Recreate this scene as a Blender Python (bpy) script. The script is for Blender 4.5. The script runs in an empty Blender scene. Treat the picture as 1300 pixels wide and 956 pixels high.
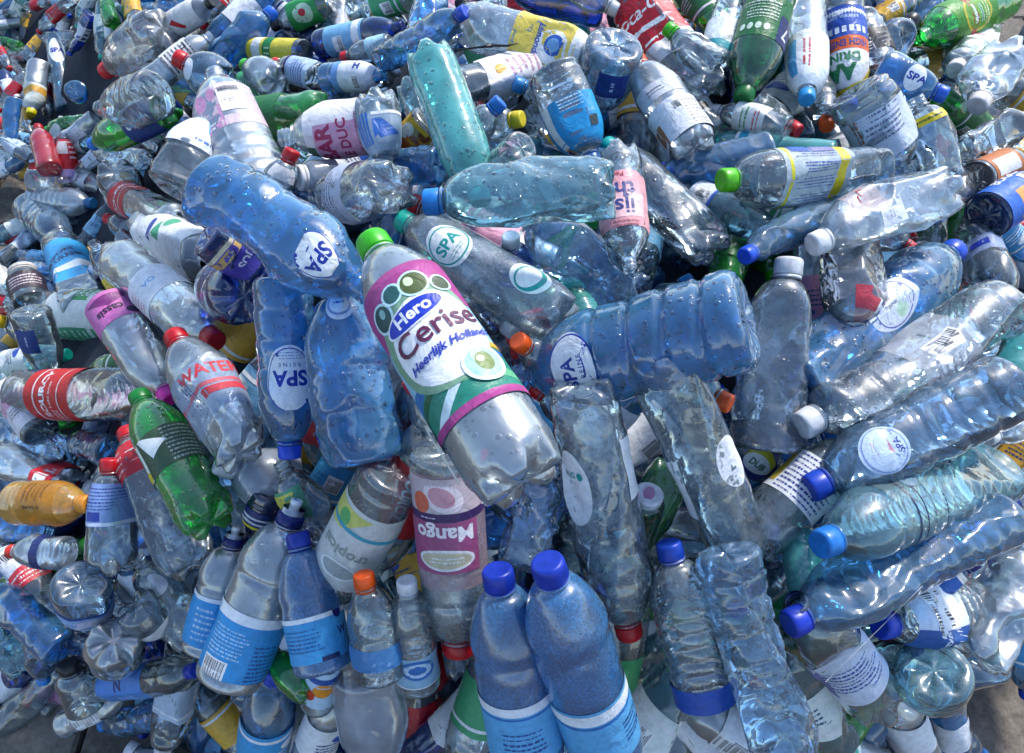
import bpy, bmesh, math, random
import numpy as np
from mathutils import Vector, Matrix

# ------------------------------------------------------------------ camera, sky, sun, exposure
SC = bpy.context.scene
COL = SC.collection
PW, PH, F = 1300.0, 956.0, 1000.0            # photo size and focal length in photo pixels
CAM_H, PITCH = 1.60, math.radians(52)
cam_d = bpy.data.cameras.new('camera')
cam = bpy.data.objects.new('camera', cam_d); COL.objects.link(cam)
cam_d.sensor_fit = 'HORIZONTAL'; cam_d.sensor_width = 36; cam_d.lens = 36 * F / PW
cam_d.clip_start = 0.02; cam_d.clip_end = 500
cam.location = (0, 0, CAM_H); cam.rotation_euler = (math.pi / 2 - PITCH, 0, 0)
SC.camera = cam

SUN_EL, SUN_AZ = math.radians(50), math.radians(38)   # azimuth clockwise from +Y (away from the camera) towards +X
world = bpy.data.worlds.new('World'); SC.world = world; world.use_nodes = True
wn = world.node_tree.nodes; wl = world.node_tree.links
sky = wn.new('ShaderNodeTexSky'); sky.sky_type = 'NISHITA'; sky.sun_disc = False
sky.sun_elevation = SUN_EL; sky.sun_rotation = SUN_AZ
sky.air_density = 1.0; sky.dust_density = 0.7; sky.ozone_density = 1.4
wl.new(sky.outputs[0], wn['Background'].inputs[0]); wn['Background'].inputs[1].default_value = 0.15
sun_d = bpy.data.lights.new('sun', 'SUN'); sun_d.energy = 2.5; sun_d.angle = math.radians(7); sun_d.color = (1.0, 0.96, 0.9)
sun = bpy.data.objects.new('sun', sun_d); COL.objects.link(sun)
sdir = Vector((math.sin(SUN_AZ) * math.cos(SUN_EL), math.cos(SUN_AZ) * math.cos(SUN_EL), math.sin(SUN_EL)))
sun.rotation_euler = sdir.to_track_quat('Z', 'Y').to_euler(); sun.location = sdir * 8

vs = SC.view_settings
vs.view_transform = 'Standard'; vs.look = 'None'; vs.exposure = 0.95; vs.gamma = 1.0; vs.use_curve_mapping = False
SC.cycles.max_bounces = 7; SC.cycles.diffuse_bounces = 3; SC.cycles.glossy_bounces = 2
SC.cycles.transmission_bounces = 4; SC.cycles.transparent_max_bounces = 16
SC.cycles.caustics_reflective = False; SC.cycles.caustics_refractive = False
SC.cycles.use_denoising = True; SC.cycles.sample_clamp_indirect = 6
SC.cycles.use_adaptive_sampling = True; SC.cycles.adaptive_threshold = 0.03

CR = np.array([1.0, 0, 0]); CF = np.array([0, math.cos(PITCH), -math.sin(PITCH)]); CU = np.array([0, math.sin(PITCH), math.cos(PITCH)])
C0 = np.array([0, 0, CAM_H])
def at(x, y, z):
    """photo pixel and distance along the view axis -> world point"""
    return C0 + CR * ((x - PW / 2) / F * z) + CU * ((PH / 2 - y) / F * z) + CF * z
def proj(p):
    d = np.asarray(p) - C0
    z = d @ CF
    return PW / 2 + F * (d @ CR) / z, PH / 2 - F * (d @ CU) / z, z

# how far the surface of the heap lies, from the usual size of the bottles seen at these pixels
CTRL = np.array([(570,450,.76),(900,400,.77),(450,500,.77),(640,790,.82),(1150,600,.92),(1200,780,.98),(1000,800,.84),(330,300,.86),
 (300,560,.94),(110,500,1.15),(140,640,1.08),(30,500,1.55),(100,780,1.17),(300,800,.97),(450,820,.92),(20,830,1.4),(650,230,.88),(690,60,1.16),
 (550,120,1.02),(430,160,1.12),(440,60,1.5),(300,180,1.12),(260,80,1.5),(160,110,1.45),(80,80,2.55),(20,30,3.0),(60,200,2.1),(10,220,2.38),
 (30,350,1.85),(840,60,1.18),(1000,60,1.17),(1150,150,1.17),(1250,100,1.35),(1270,300,1.25),(1040,240,1.0),(900,150,1.1),(1280,450,1.02),
 (1290,700,1.15),(650,956,1.0),(300,956,1.2),(1000,956,1.0),(150,0,2.0),(350,0,1.75),(600,0,1.35),(850,0,1.3),(1100,0,1.35),(1290,0,1.9),
 (0,956,1.5),(1300,956,1.35),(-60,100,3.0),(-60,400,2.0),(-60,700,1.55),(1380,300,1.6),(1380,600,1.35),(1290,860,1.25)])
def prior(x, y):
    x = np.asarray(x, float); y = np.asarray(y, float)
    d2 = (x[..., None] - CTRL[:, 0]) ** 2 + (y[..., None] - CTRL[:, 1]) ** 2
    w = 1.0 / (d2 + 30.0 ** 2) ** 1.6
    return (w * CTRL[:, 2]).sum(-1) / w.sum(-1)

# ------------------------------------------------------------------ materials
def lin(h):
    h = h.lstrip('#'); out = []
    for k in (0, 2, 4):
        c = int(h[k:k + 2], 16) / 255
        out.append(c / 12.92 if c <= .04045 else ((c + .055) / 1.055) ** 2.4)
    return tuple(out) + (1.0,)
MATS = {}
class NT:
    def __init__(s, name):
        s.m = bpy.data.materials.new(name); s.m.use_nodes = True
        s.n = s.m.node_tree.nodes; s.l = s.m.node_tree.links; s.n.clear()
        s.out = s.n.new('ShaderNodeOutputMaterial')
    def add(s, typ, props=None, **inp):
        nd = s.n.new('ShaderNode' + typ)
        for k, v in (props or {}).items(): setattr(nd, k, v)
        for k, v in inp.items():
            key = int(k[1:]) if k[0] == '_' and k[1:].isdigit() else k.replace('_', ' ')
            sock = nd.inputs[key]
            if isinstance(v, bpy.types.NodeSocket): s.l.new(v, sock)
            else: sock.default_value = v
        return nd
    def math(s, op, a, b=0.0, c=0.0, clamp=False):
        nd = s.n.new('ShaderNodeMath'); nd.operation = op; nd.use_clamp = clamp
        for k, v in enumerate((a, b, c)):
            if isinstance(v, bpy.types.NodeSocket): s.l.new(v, nd.inputs[k])
            else: nd.inputs[k].default_value = v
        return nd.outputs[0]
    def mixc(s, fac, a, b):
        nd = s.n.new('ShaderNodeMix'); nd.data_type = 'RGBA'
        for k, v in ((0, fac), (6, a), (7, b)):
            if isinstance(v, bpy.types.NodeSocket): s.l.new(v, nd.inputs[k])
            else: nd.inputs[k].default_value = v
        return nd.outputs[2]
    def ramp(s, fac, lo, hi):
        nd = s.n.new('ShaderNodeMapRange'); nd.interpolation_type = 'SMOOTHSTEP'
        s.l.new(fac, nd.inputs[0]); nd.inputs[1].default_value = lo; nd.inputs[2].default_value = hi
        return nd.outputs[0]

TINTS = {  # colour that one wall of the bottle lets through, seen square on
 'clear': (.86,.95,.985), 'frost': (.86,.94,.98), 'pale': (.80,.90,.93), 'ice': (.60,.79,.95), 'blue': (.12,.45,.84), 'deep': (.06,.19,.66),
 'steel': (.25,.56,.88), 'navy': (.03,.06,.25), 'teal': (.14,.66,.64), 'aqua': (.60,.87,.90), 'cobalt': (.05,.28,.66), 'green': (.04,.72,.10), 'dgreen': (.07,.36,.14),
 'orange': (.90,.50,.06), 'red': (.60,.03,.05), 'milk': (.85,.86,.88), 'warm': (.90,.88,.86)}
HAZE = {'frost': .22, 'cobalt': .45, 'milk': .5, 'teal': .6, 'red': .85, 'orange': .55, 'navy': .3, 'blue': .33, 'steel': .26, 'aqua': .22, 'deep': .2, 'green': .3, 'dgreen': .2, 'ice': .16}
SHEEN = {'frost': .22, 'clear': .05, 'warm': .08}
def pet(tint, wet=0, crushed=False):
    """thin bottle plastic. wet 0 dry, 1 rain drops, 2 mist of condensation inside"""
    key = ('pet', tint, wet, crushed)
    if key in MATS: return MATS[key]
    t = NT('plastic_%s_%s%s' % (tint, ('dry', 'wet', 'misted')[wet], '_crushed' if crushed else ''))
    tc = t.add('TexCoord'); oc = tc.outputs['Object']
    oi = t.add('ObjectInfo')
    off = t.add('VectorMath', {'operation': 'ADD'}, _0=oc, _1=oi.outputs['Location']).outputs[0]
    n1 = t.add('TexNoise', Vector=off, Scale=22.0, Detail=1.5, Roughness=.45, Distortion=.5)
    n2 = t.add('TexNoise', Vector=off, Scale=110.0, Detail=2.0, Roughness=.5)
    h = t.math('MULTIPLY_ADD', n2.outputs[0], .10, n1.outputs[0])
    if crushed:                                   # sharp creases between flat facets
        dis = t.add('VectorMath', {'operation': 'MULTIPLY_ADD'}, _0=n1.outputs['Color'], _1=(.03, .03, .03), _2=off).outputs[0]
        vc = t.add('TexVoronoi', {'feature': 'F1'}, Vector=dis, Scale=30.0, Randomness=1.0)
        h = t.math('MULTIPLY_ADD', vc.outputs['Distance'], .75, h)
    b1 = t.add('Bump', Strength=.6, Distance=.006, Height=h)
    nrm = b1.outputs[0]
    rough = .07
    if wet:
        v = t.add('TexVoronoi', {'feature': 'F1'}, Vector=off, Scale=(150.0, 240.0)[wet - 1], Randomness=1.0)
        hs = t.add('SeparateColor', Color=v.outputs['Color'])
        rad = t.math('MULTIPLY_ADD', hs.outputs[0], .42 if wet == 1 else .3, .08)
        keep = t.math('GREATER_THAN', hs.outputs[1], .3 if wet == 1 else .2)
        dd = t.math('DIVIDE', v.outputs['Distance'], rad)
        q = t.math('SUBTRACT', 1.0, t.math('MULTIPLY', dd, dd), clamp=True)
        drop = t.math('MULTIPLY', t.math('SQRT', q), t.math('MULTIPLY', keep, rad))
        bead = t.math('MULTIPLY', keep, t.ramp(q, .05, .35))
        b2 = t.add('Bump', Strength=.6, Distance=.004, Height=drop, Normal=nrm)
        nrm = b2.outputs[0]
        if wet == 2: rough = .2
    col = np.array(TINTS[tint])
    lw = t.add('LayerWeight', Blend=.5, Normal=b1.outputs[0])
    fc = t.math('POWER', lw.outputs['Facing'], 2.2)
    edge = tuple(col ** 2.2 * .62) + (1,)
    tcol = t.mixc(fc, tuple(col) + (1,), edge)
    tr = t.add('BsdfTransparent', Color=tcol)
    hz = HAZE.get(tint, .125)
    if wet == 2: hz = min(.9, hz * 1.1 + .08)
    sc = np.clip(col ** 1.6 * .74 + np.array([.03, .12, .24]), 0, .93) if tint not in ('orange', 'red', 'navy', 'deep', 'green', 'dgreen', 'blue', 'teal', 'steel', 'cobalt') else np.clip(col * 1.02 + .015, 0, .9)
    n3 = t.add('TexNoise', Vector=off, Scale=20.0, Detail=2.0, Roughness=.5)
    hf = t.math('MULTIPLY', t.math('MULTIPLY_ADD', t.ramp(n3.outputs[0], .35, .7), .6, .7), hz)
    hf = t.math('MULTIPLY_ADD', fc, hz * .8, hf, clamp=True)
    if wet == 1: hf = t.math('MULTIPLY', hf, t.math('SUBTRACT', 1.15, t.math('MULTIPLY', bead, .55), clamp=False))
    if wet == 2:                                  # speckle of fine condensation
        n4 = t.add('TexNoise', Vector=off, Scale=330.0, Detail=2.0, Roughness=.6)
        hf = t.math('MULTIPLY', hf, t.math('MULTIPLY_ADD', t.ramp(n4.outputs[0], .35, .7), .6, .7))
    df = t.add('BsdfDiffuse', Color=tuple(sc) + (1,), Normal=nrm)
    tl = t.add('BsdfTranslucent', Color=tuple(sc) + (1,), Normal=nrm)
    dm = t.add('MixShader', _0=.45, _1=df.outputs[0], _2=tl.outputs[0])
    m1 = t.add('MixShader', _0=hf, _1=tr.outputs[0], _2=dm.outputs[0])
    fr = t.add('Fresnel', IOR=1.5, Normal=nrm)
    ff = t.math('MULTIPLY', fr.outputs[0], 1.75, clamp=True)
    gl = t.add('BsdfGlossy', Color=(1, 1, 1, 1), Roughness=rough, Normal=nrm)
    g2 = t.add('BsdfGlossy', Color=(1, 1, 1, 1), Roughness=.36, Normal=b1.outputs[0])
    m1 = t.add('MixShader', _0=SHEEN.get(tint, .02) + (.04 if wet == 2 else 0), _1=m1.outputs[0], _2=g2.outputs[0])
    m2 = t.add('MixShader', _0=ff, _1=m1.outputs[0], _2=gl.outputs[0])
    t.l.new(m2.outputs[0], t.out.inputs[0])
    MATS[key] = t.m
    return t.m
def solid(hexc, rough=.38, kind='plastic'):
    """opaque moulded plastic (caps)"""
    key = ('solid', hexc, rough, kind)
    if key in MATS: return MATS[key]
    t = NT('%s_%s' % (kind, hexc.lstrip('#')))
    tc = t.add('TexCoord')
    n = t.add('TexNoise', Vector=tc.outputs['Object'], Scale=70.0, Detail=5.0, Roughness=.65)
    c = lin(hexc)
    dark = tuple(v * .72 for v in c[:3]) + (1,)
    cc = t.mixc(t.ramp(n.outputs[0], .35, .65), dark, c)
    rr = t.math('MULTIPLY_ADD', n.outputs[0], .3, rough - .15)
    b = t.add('Bump', Strength=.15, Distance=.001, Height=n.outputs[0])
    p = t.add('BsdfPrincipled', Base_Color=cc, Roughness=rr, Normal=b.outputs[0])
    p.inputs['IOR'].default_value = 1.48
    t.l.new(p.outputs[0], t.out.inputs[0])
    MATS[key] = t.m
    return t.m
def film(hexc, clear=0.0):
    """printed label film with wrinkles and grime; clear > 0 lets the bottle show through"""
    key = ('film', hexc, clear)
    if key in MATS: return MATS[key]
    t = NT('label_film_%s' % hexc.lstrip('#'))
    tc = t.add('TexCoord')
    n = t.add('TexNoise', Vector=tc.outputs['Object'], Scale=38.0, Detail=4.0, Roughness=.6, Distortion=1.0)
    g = t.add('TexNoise', Vector=tc.outputs['Object'], Scale=95.0, Detail=6.0, Roughness=.75)
    c = lin(hexc)
    dark = tuple(v * .78 for v in c[:3]) + (1,)
    cc = t.mixc(t.ramp(g.outputs[0], .3, .62), dark, c)
    b = t.add('Bump', Strength=.6, Distance=.005, Height=n.outputs[0])
    p = t.add('BsdfPrincipled', Base_Color=cc, Roughness=.45, Normal=b.outputs[0])
    o = p.outputs[0]
    if clear:
        tr = t.add('BsdfTransparent', Color=(.95, .95, .95, 1))
        o = t.add('MixShader', _0=clear, _1=p.outputs[0], _2=tr.outputs[0]).outputs[0]
    t.l.new(o, t.out.inputs[0])
    MATS[key] = t.m
    return t.m

# ------------------------------------------------------------------ mesh helpers
def mesh_obj(name, verts, faces, mats, parent=None, midx=None, smooth=True):
    me = bpy.data.meshes.new(name)
    me.from_pydata([tuple(v) for v in verts], [], faces)
    for m in (mats if isinstance(mats, list) else [mats]): me.materials.append(m)
    if midx is not None: me.polygons.foreach_set('material_index', midx)
    if smooth: me.polygons.foreach_set('use_smooth', [True] * len(me.polygons))
    me.update()
    o = bpy.data.objects.new(name, me); COL.objects.link(o)
    if parent: o.parent = parent
    return o
def grid_faces(nr, nc, wrap=True, base=0):
    f = []
    for i in range(nr - 1):
        for j in range(nc if wrap else nc - 1):
            a = base + i * nc + j; b = base + i * nc + (j + 1) % nc
            f.append((a, b, b + nc, a + nc))
    return f
def sstep(x, a, b):
    t = np.clip((x - a) / (b - a), 0, 1); return t * t * (3 - 2 * t)

class Shape:
    """one bottle's outline and how it is crushed; every part of the bottle goes through deform()"""
    def __init__(s, kind, D, L, crush, seed, neck=None):
        s.kind, s.D, s.L, s.c = kind, D, L, crush
        s.R = D / 2; R = s.R
        k = min(1.15, max(.72, D / .08))
        s.rn = .0128 * k; s.rc = .0155 * k; s.hc = .0195 * k
        if neck == 'lid': s.rn = .70 * R; s.rc = .76 * R; s.hc = .30 * R
        if neck == 'wide': s.rn = .0185 * k; s.rc = .0215 * k; s.hc = .0195 * k
        s.neck = neck
        s.hn = s.hc + .006 * k
        sh = {'soda': .82, 'water': .80, 'juice': .68, 'small': .82, 'ribbed': .75, 'swirl': .80, 'jug': .8, 'jar': .3}[kind] * D
        s.sh = min(sh, .42 * L)
        s.zb = {'soda': .33, 'water': .24, 'juice': .16, 'small': .18, 'ribbed': .18, 'swirl': .24, 'jug': .14, 'jar': .08}[kind] * D
        s.zb = min(s.zb, .2 * L)
        s.zs = L - s.hn - s.sh
        rng = np.random.RandomState(seed); s.rng = rng
        s.phi = rng.normal(0, .3)
        n = int(2 + 7 * crush)
        s.dents = [(rng.uniform(0, 2 * math.pi), rng.uniform(.12, .8) * L, rng.uniform(.22, .55) * D, crush * rng.uniform(.08, .30) * D) for _ in range(n)]
        s.folds = []
        for _ in range(7):
            v = rng.normal(size=3); v /= np.linalg.norm(v)
            s.folds.append((v, rng.uniform(.9, 2.6) / D, rng.uniform(0, 10), rng.uniform(.4, 1.0)))
        s.flats = []
        for _ in range(int(round(6 * crush)) if crush > .16 else 0):
            a = rng.uniform(-1.9, 1.9); fz = rng.uniform(-.38, .38)
            s.flats.append((np.array([math.cos(a) * math.cos(fz), math.sin(a) * math.cos(fz), math.sin(fz)]), rng.uniform(.15, .8) * L, s.R * (1 - min(1, crush) * rng.uniform(.08, .42))))
        s.bend = crush * rng.uniform(-.22, .22) * D; s.bphi = rng.uniform(0, 2 * math.pi)
        s.ribp = rng.uniform(.2, .27) * D
        s.wav = rng.uniform(0, 6)
    def rad(s, z, th):
        """outer radius before crushing"""
        R, L, D = s.R, s.L, s.D
        z = np.asarray(z, float)
        t = np.clip((z - s.zs) / s.sh, 0, 1)
        soft = (np.cos(math.pi * t) + 1) / 2
        dome = np.sqrt(np.clip(1 - t ** 2.3, 0, 1))
        mixf = {'soda': .78, 'water': .72, 'juice': .85, 'small': .75, 'ribbed': .75, 'swirl': .72, 'jug': .8, 'jar': .9}[s.kind]
        r = s.rn + (R - s.rn) * (soft * (1 - mixf) + dome * mixf)
        inb = sstep(z, s.zb, s.zb + .1 * D) * (1 - sstep(z, s.zs - .05 * D, s.zs + .1 * D))
        if s.kind in ('water', 'swirl'):
            w = np.sin(2 * math.pi * z / ((.36 if s.kind == 'swirl' else .52) * D) + .5 * np.sin(2 * th + s.wav))
            r = r - R * (.07 if s.kind == 'swirl' else .04) * inb * sstep(w, .55, 1.0)
            r = r * (1 - .055 * np.exp(-((z - .47 * L) / (.22 * D)) ** 2))
        elif s.kind == 'ribbed':
            r = r - R * .035 * inb * (.5 + .5 * np.cos(2 * math.pi * z / s.ribp)) ** 2
        elif s.kind == 'juice':
            for q in (.10, s.zs / L - .02): r = r - R * .05 * np.exp(-((z - q * L) / (.035 * D)) ** 2)
        elif s.kind == 'small':
            r = r * (1 - .06 * np.exp(-((z - s.zs + .05 * D) / (.12 * D)) ** 2))
            for q in (.2, .27, .34): r = r - R * .03 * np.exp(-((z - q * L) / (.03 * D)) ** 2)
        return r
    def deform(s, P):
        if s.c <= 0: return P
        P = P.copy(); D, L, R = s.D, s.L, s.R
        z = P[:, 2].copy()
        w = (1 - sstep(z, s.zs + .25 * s.sh, s.zs + .8 * s.sh))
        ww = w * (.45 + .55 * sstep(z, 0, .35 * D))
        rr = np.hypot(P[:, 0], P[:, 1]); th = np.arctan2(P[:, 1], P[:, 0])
        rn = np.clip(rr / R, 0, 1.1)
        d = np.zeros(len(P))
        for (t0, z0, ra, de) in s.dents:
            a = (th - t0 + math.pi) % (2 * math.pi) - math.pi
            q = 1 - ((a * R) ** 2 + (.8 * (z - z0)) ** 2) / ra ** 2
            d -= de * np.clip(q, 0, 1) ** .8 * np.clip(1 - np.abs(a) / 1.9, 0, 1)
        for (v, fq, ph, am) in s.folds:
            x = (P @ v) * fq + ph
            tri = np.abs((x % 1.0) - .5) * 2
            d += s.c * .042 * D * am * (tri - .5)
        k = 1 + d * ww * rn / np.maximum(rr, 1e-5)
        P[:, 0] *= k; P[:, 1] *= k
        for (nv_, z0, dd) in s.flats:               # flat collapsed panels
            e = (P - np.array([0, 0, z0])) @ nv_ - dd
            e = np.clip(e, 0, .4 * R) * ww
            P[:, :2] -= nv_[None, :2] * e[:, None]
        c, sn = math.cos(s.phi), math.sin(s.phi)
        a = P[:, 0] * c + P[:, 1] * sn; b = -P[:, 0] * sn + P[:, 1] * c
        sq = 1 - .26 * s.c * ww; a *= sq; b *= 1 + .13 * s.c * ww
        P[:, 0] = a * c - b * sn; P[:, 1] = a * sn + b * c
        bd = s.bend * np.sin(math.pi * np.clip(z / L, 0, 1))
        P[:, 0] += bd * math.cos(s.bphi); P[:, 1] += bd * math.sin(s.bphi)
        return P
    def body(s, nc, nbody):
        D, L, R = s.D, s.L, s.R
        th = np.linspace(0, 2 * math.pi, nc, endpoint=False)
        rows = []
        rho = np.array([0.004, .12, .25, .38, .5, .62, .72, .80, .86, .91, .95, .98])
        if nc < 30: rho = np.array([.004, .3, .55, .75, .9, .98])
        for p in rho:
            if s.kind == 'soda':
                zv = .05 * D + (s.zb - .05 * D) * (1 - math.sqrt(max(0, 1 - p * p)))
                zf = .05 * D * (1 - sstep(np.array(p), .1, .5)) + s.zb * sstep(np.array(p), .80, 1.0) ** 2
                sl = sstep(np.cos(5 * th), -.55, .45)
                z = zv * (1 - sl) + zf * sl
            else:
                up = .11 * D * (1 - p * p) ** 1.0
                gr = (.05 if s.kind in ('water', 'swirl') else .04) * D * (.5 + .5 * np.cos((7 if s.kind in ('water', 'swirl') else 6) * th)) ** 3 * math.sin(math.pi * min(1, p * 1.2))
                z = up + gr * (p < .97) + s.zb * (1 - math.sqrt(max(0, 1 - (max(0, p - .5) / .5) ** 2)))
            rows.append((np.full(nc, R * p), np.broadcast_to(z, (nc,))))
        z1 = L - s.hn
        for z in np.linspace(s.zb * 1.02, z1, nbody):
            rows.append((s.rad(np.full(nc, z), th), np.full(nc, z)))
        k = s.rn
        for (dz, r) in ((.001, 1.0), (.002, 1.28), (.0035, 1.28), (.0045, 1.0), (s.hn * .45, 1.0), (s.hn * .5, 1.08), (s.hn * .56, 1.0), (s.hn * .68, 1.0), (s.hn * .73, 1.08), (s.hn * .79, 1.0), (s.hn - .001, 1.0)):
            if s.neck == 'lid': r = min(r, 1.03)
            rows.append((np.full(nc, k * r), np.full(nc, z1 + dz)))
        P = np.concatenate([np.stack([r * np.cos(th), r * np.sin(th), z], 1) for r, z in rows])
        return s.deform(P), grid_faces(len(rows), nc)
    def cap(s, nc=40, sport=False):
        rc, hc, L = s.rc, s.hc, s.L
        th = np.linspace(0, 2 * math.pi, nc, endpoint=False)
        kn = 1 + .035 * (np.arange(nc) % 2)
        prof = [(-.45, .93, 0), (0.0, 1.0, 0), (.05, 1.02, 1), (.80, 1.0, 1), (.93, .965, 0), (.985, .88, 0), (1.0, .80, 0), (.985, .70, 0), (.985, .35, 0), (.985, .004, 0)]
        z0 = L - hc
        if sport: prof = [(0, 1.0, 0), (.05, 1.02, 1), (.5, 1.0, 1), (.6, .9, 0), (.75, .5, 0), (.8, .42, 0), (.8, .02, 0)]
        else: prof = prof[1:]
        rows = []
        for (a, r, q) in prof:
            rr = rc * r * (kn if q else 1.0)
            rows.append(np.stack([rr * np.cos(th), rr * np.sin(th), np.full(nc, z0 + a * hc)], 1))
        return np.concatenate(rows), grid_faces(len(rows), nc)
    def ring(s, nc=32):
        rc, hc, L = s.rc * 1.0, s.hc, s.L
        th = np.linspace(0, 2 * math.pi, nc, endpoint=False)
        z0 = L - hc - .0008
        rows = [np.stack([rc * r * np.cos(th), rc * r * np.sin(th), np.full(nc, z0 + a)], 1) for a, r in ((-.0042, .9), (-.0042, 1.0), (0, 1.0), (0, .9))]
        return np.concatenate(rows), grid_faces(4, nc)

# ------------------------------------------------------------------ printed labels
_text = {}
def text_mesh(txt, shear=0.0, bold=0.0, space=1.0):
    key = (txt, shear, bold, space)
    if key in _text: return _text[key]
    cu = bpy.data.curves.new('lettering', 'FONT'); cu.body = txt; cu.align_x = 'CENTER'; cu.align_y = 'CENTER'
    cu.shear = shear; cu.offset = bold; cu.resolution_u = 3; cu.space_character = space
    o = bpy.data.objects.new('lettering', cu); COL.objects.link(o)
    bpy.context.view_layer.update()
    me = bpy.data.meshes.new_from_object(o.evaluated_get(bpy.context.evaluated_depsgraph_get()))
    V = np.array([v.co[:2] for v in me.vertices]); Fc = [tuple(p.vertices) for p in me.polygons]
    bpy.data.objects.remove(o); bpy.data.curves.remove(cu); bpy.data.meshes.remove(me)
    _text[key] = (V, Fc)
    return V, Fc
def ell(u, v, ru, rv, rot=0, n=28):
    V = [(0, 0)]; Fc = []
    for q in (.5, 1.0):
        for k in range(n): V.append((q * math.cos(2 * math.pi * k / n), q * math.sin(2 * math.pi * k / n)))
    for k in range(n):
        k2 = (k + 1) % n
        Fc.append((0, 1 + k, 1 + k2)); Fc.append((1 + k, 1 + n + k, 1 + n + k2, 1 + k2))
    V = np.array(V) * (ru, rv); c, s = math.cos(math.radians(rot)), math.sin(math.radians(rot))
    return np.stack([V[:, 0] * c - V[:, 1] * s + u, V[:, 0] * s + V[:, 1] * c + v], 1), Fc
def rect(u0, v0, u1, v1):
    nu = max(1, int(abs(u1 - u0) / .055)); nv = max(1, int(abs(v1 - v0) / .14))
    V = [(u0 + (u1 - u0) * i / nu, v0 + (v1 - v0) * j / nv) for j in range(nv + 1) for i in range(nu + 1)]
    return np.array(V), grid_faces(nv + 1, nu + 1, wrap=False)
def cut(V, Fc, step=.1):
    """slice flat shapes so that they can be wrapped round the bottle"""
    bm = bmesh.new()
    vs_ = [bm.verts.new((x, y, 0)) for x, y in V]
    for f in Fc:
        try: bm.faces.new([vs_[k] for k in f])
        except ValueError: pass
    for ax in (0, 1):
        st = step if ax == 0 else step * 1.6
        lo, hi = V[:, ax].min(), V[:, ax].max()
        x = math.floor(lo / st) * st + st
        while x < hi - 1e-5:
            no = (1, 0, 0) if ax == 0 else (0, 1, 0)
            co = (x, 0, 0) if ax == 0 else (0, x, 0)
            bmesh.ops.bisect_plane(bm, geom=bm.verts[:] + bm.edges[:] + bm.faces[:], plane_co=co, plane_no=no, dist=1e-6)
            x += st
    bm.verts.index_update()
    V2 = np.array([v.co[:2] for v in bm.verts]); F2 = [tuple(v.index for v in f.verts) for f in bm.faces]
    bm.free()
    return V2, F2
def art(items, rng):
    """list of print items -> list of (V, F, colour, level)"""
    out = []
    for lev, it in enumerate(items):
        k = it[0]
        if k == 't':
            _, txt, u, v, size, rot, colr = it[:7]; opt = it[7] if len(it) > 7 else {}
            V, Fc = text_mesh(txt, opt.get('shear', 0), opt.get('bold', .012), opt.get('space', 1.0))
            if len(V) == 0: continue
            V = V * size * np.array([opt.get('sx', 1.0), 1.0])
            V, Fc = cut(V, Fc, .055)
            c, s = math.cos(math.radians(rot)), math.sin(math.radians(rot))
            V = np.stack([V[:, 0] * c - V[:, 1] * s + u, V[:, 0] * s + V[:, 1] * c + v], 1)
            out.append((V, Fc, colr, lev))
        elif k == 'e':
            V, Fc = ell(*it[1:-1]); V, Fc = cut(V, Fc, .055) if max(it[3], it[4]) > .1 else (V, Fc); out.append((V, Fc, it[-1], lev))
        elif k == 'r':
            V, Fc = rect(*it[1:5]); out.append((V, Fc, it[5], lev))
        elif k == 'p':
            V = np.array(it[1], float); V, Fc = cut(V, [tuple(range(len(V)))], .055); out.append((V, Fc, it[2], lev))
        elif k == 'bar':     # u, v, w, h, vertical?
            _, u, v, w, h, vert = it
            V, Fc = rect(u - w / 2, v - h / 2, u + w / 2, v + h / 2); out.append((V, Fc, '#f2f2f2', lev))
            n = 17; x = 0
            span = (h if vert else w) * .86
            ws = rng.uniform(.3, 1.0, n * 2); ws = ws / ws.sum() * span
            for q in range(n):
                a = x; b = x + ws[2 * q]; x = b + ws[2 * q + 1]
                if vert: V, Fc = rect(u - w * .42, v - span / 2 + a, u + w * .42, v - span / 2 + b)
                else: V, Fc = rect(u - span / 2 + a, v - h * .34, u - span / 2 + b, v + h * .44)
                out.append((V, Fc, '#16161c', lev + .4))
        elif k == 'ln':      # lines of fine print u0 v0 u1 v1 n colour
            _, u0, v0, u1, v1, n, colr = it
            for q in range(n):
                y = v0 + (v1 - v0) * (q + .5) / n; hgt = abs(v1 - v0) / n * rng.uniform(.26, .5)
                x = u0
                e = u1 - rng.uniform(0, .25) * (u1 - u0)
                while x < e:
                    ww = rng.uniform(.012, .085); V, Fc = rect(x, y - hgt / 2, min(x + ww, e), y + hgt / 2); out.append((V, Fc, colr, lev)); x += ww + rng.uniform(.01, .024)
        elif k == 'lc':      # the same fine print running along the bottle
            _, u0, v0, u1, v1, n, colr = it
            for q in range(n):
                y = u0 + (u1 - u0) * (q + .5) / n; hgt = abs(u1 - u0) / n * rng.uniform(.26, .5)
                x = v0; e = v1 - rng.uniform(0, .25) * (v1 - v0)
                while x < e:
                    ww = rng.uniform(.012, .085); V, Fc = rect(y - hgt / 2, x, y + hgt / 2, min(x + ww, e)); out.append((V, Fc, colr, lev)); x += ww + rng.uniform(.01, .024)
    return out
def wrap(sh, U, V, zc, roll, off):
    """label units (bottle diameters) -> points on the bottle"""
    z = np.clip(zc + V * sh.D, .02 * sh.L, sh.L - sh.hn)
    th = U * sh.D / sh.R + roll
    zz = np.clip(z, sh.zb, None)
    r = np.maximum(sh.rad(zz, th), np.where(z < sh.zs, sh.R * .985, 0)) + off
    return np.stack([r * np.cos(th), r * np.sin(th), z], 1)
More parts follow.
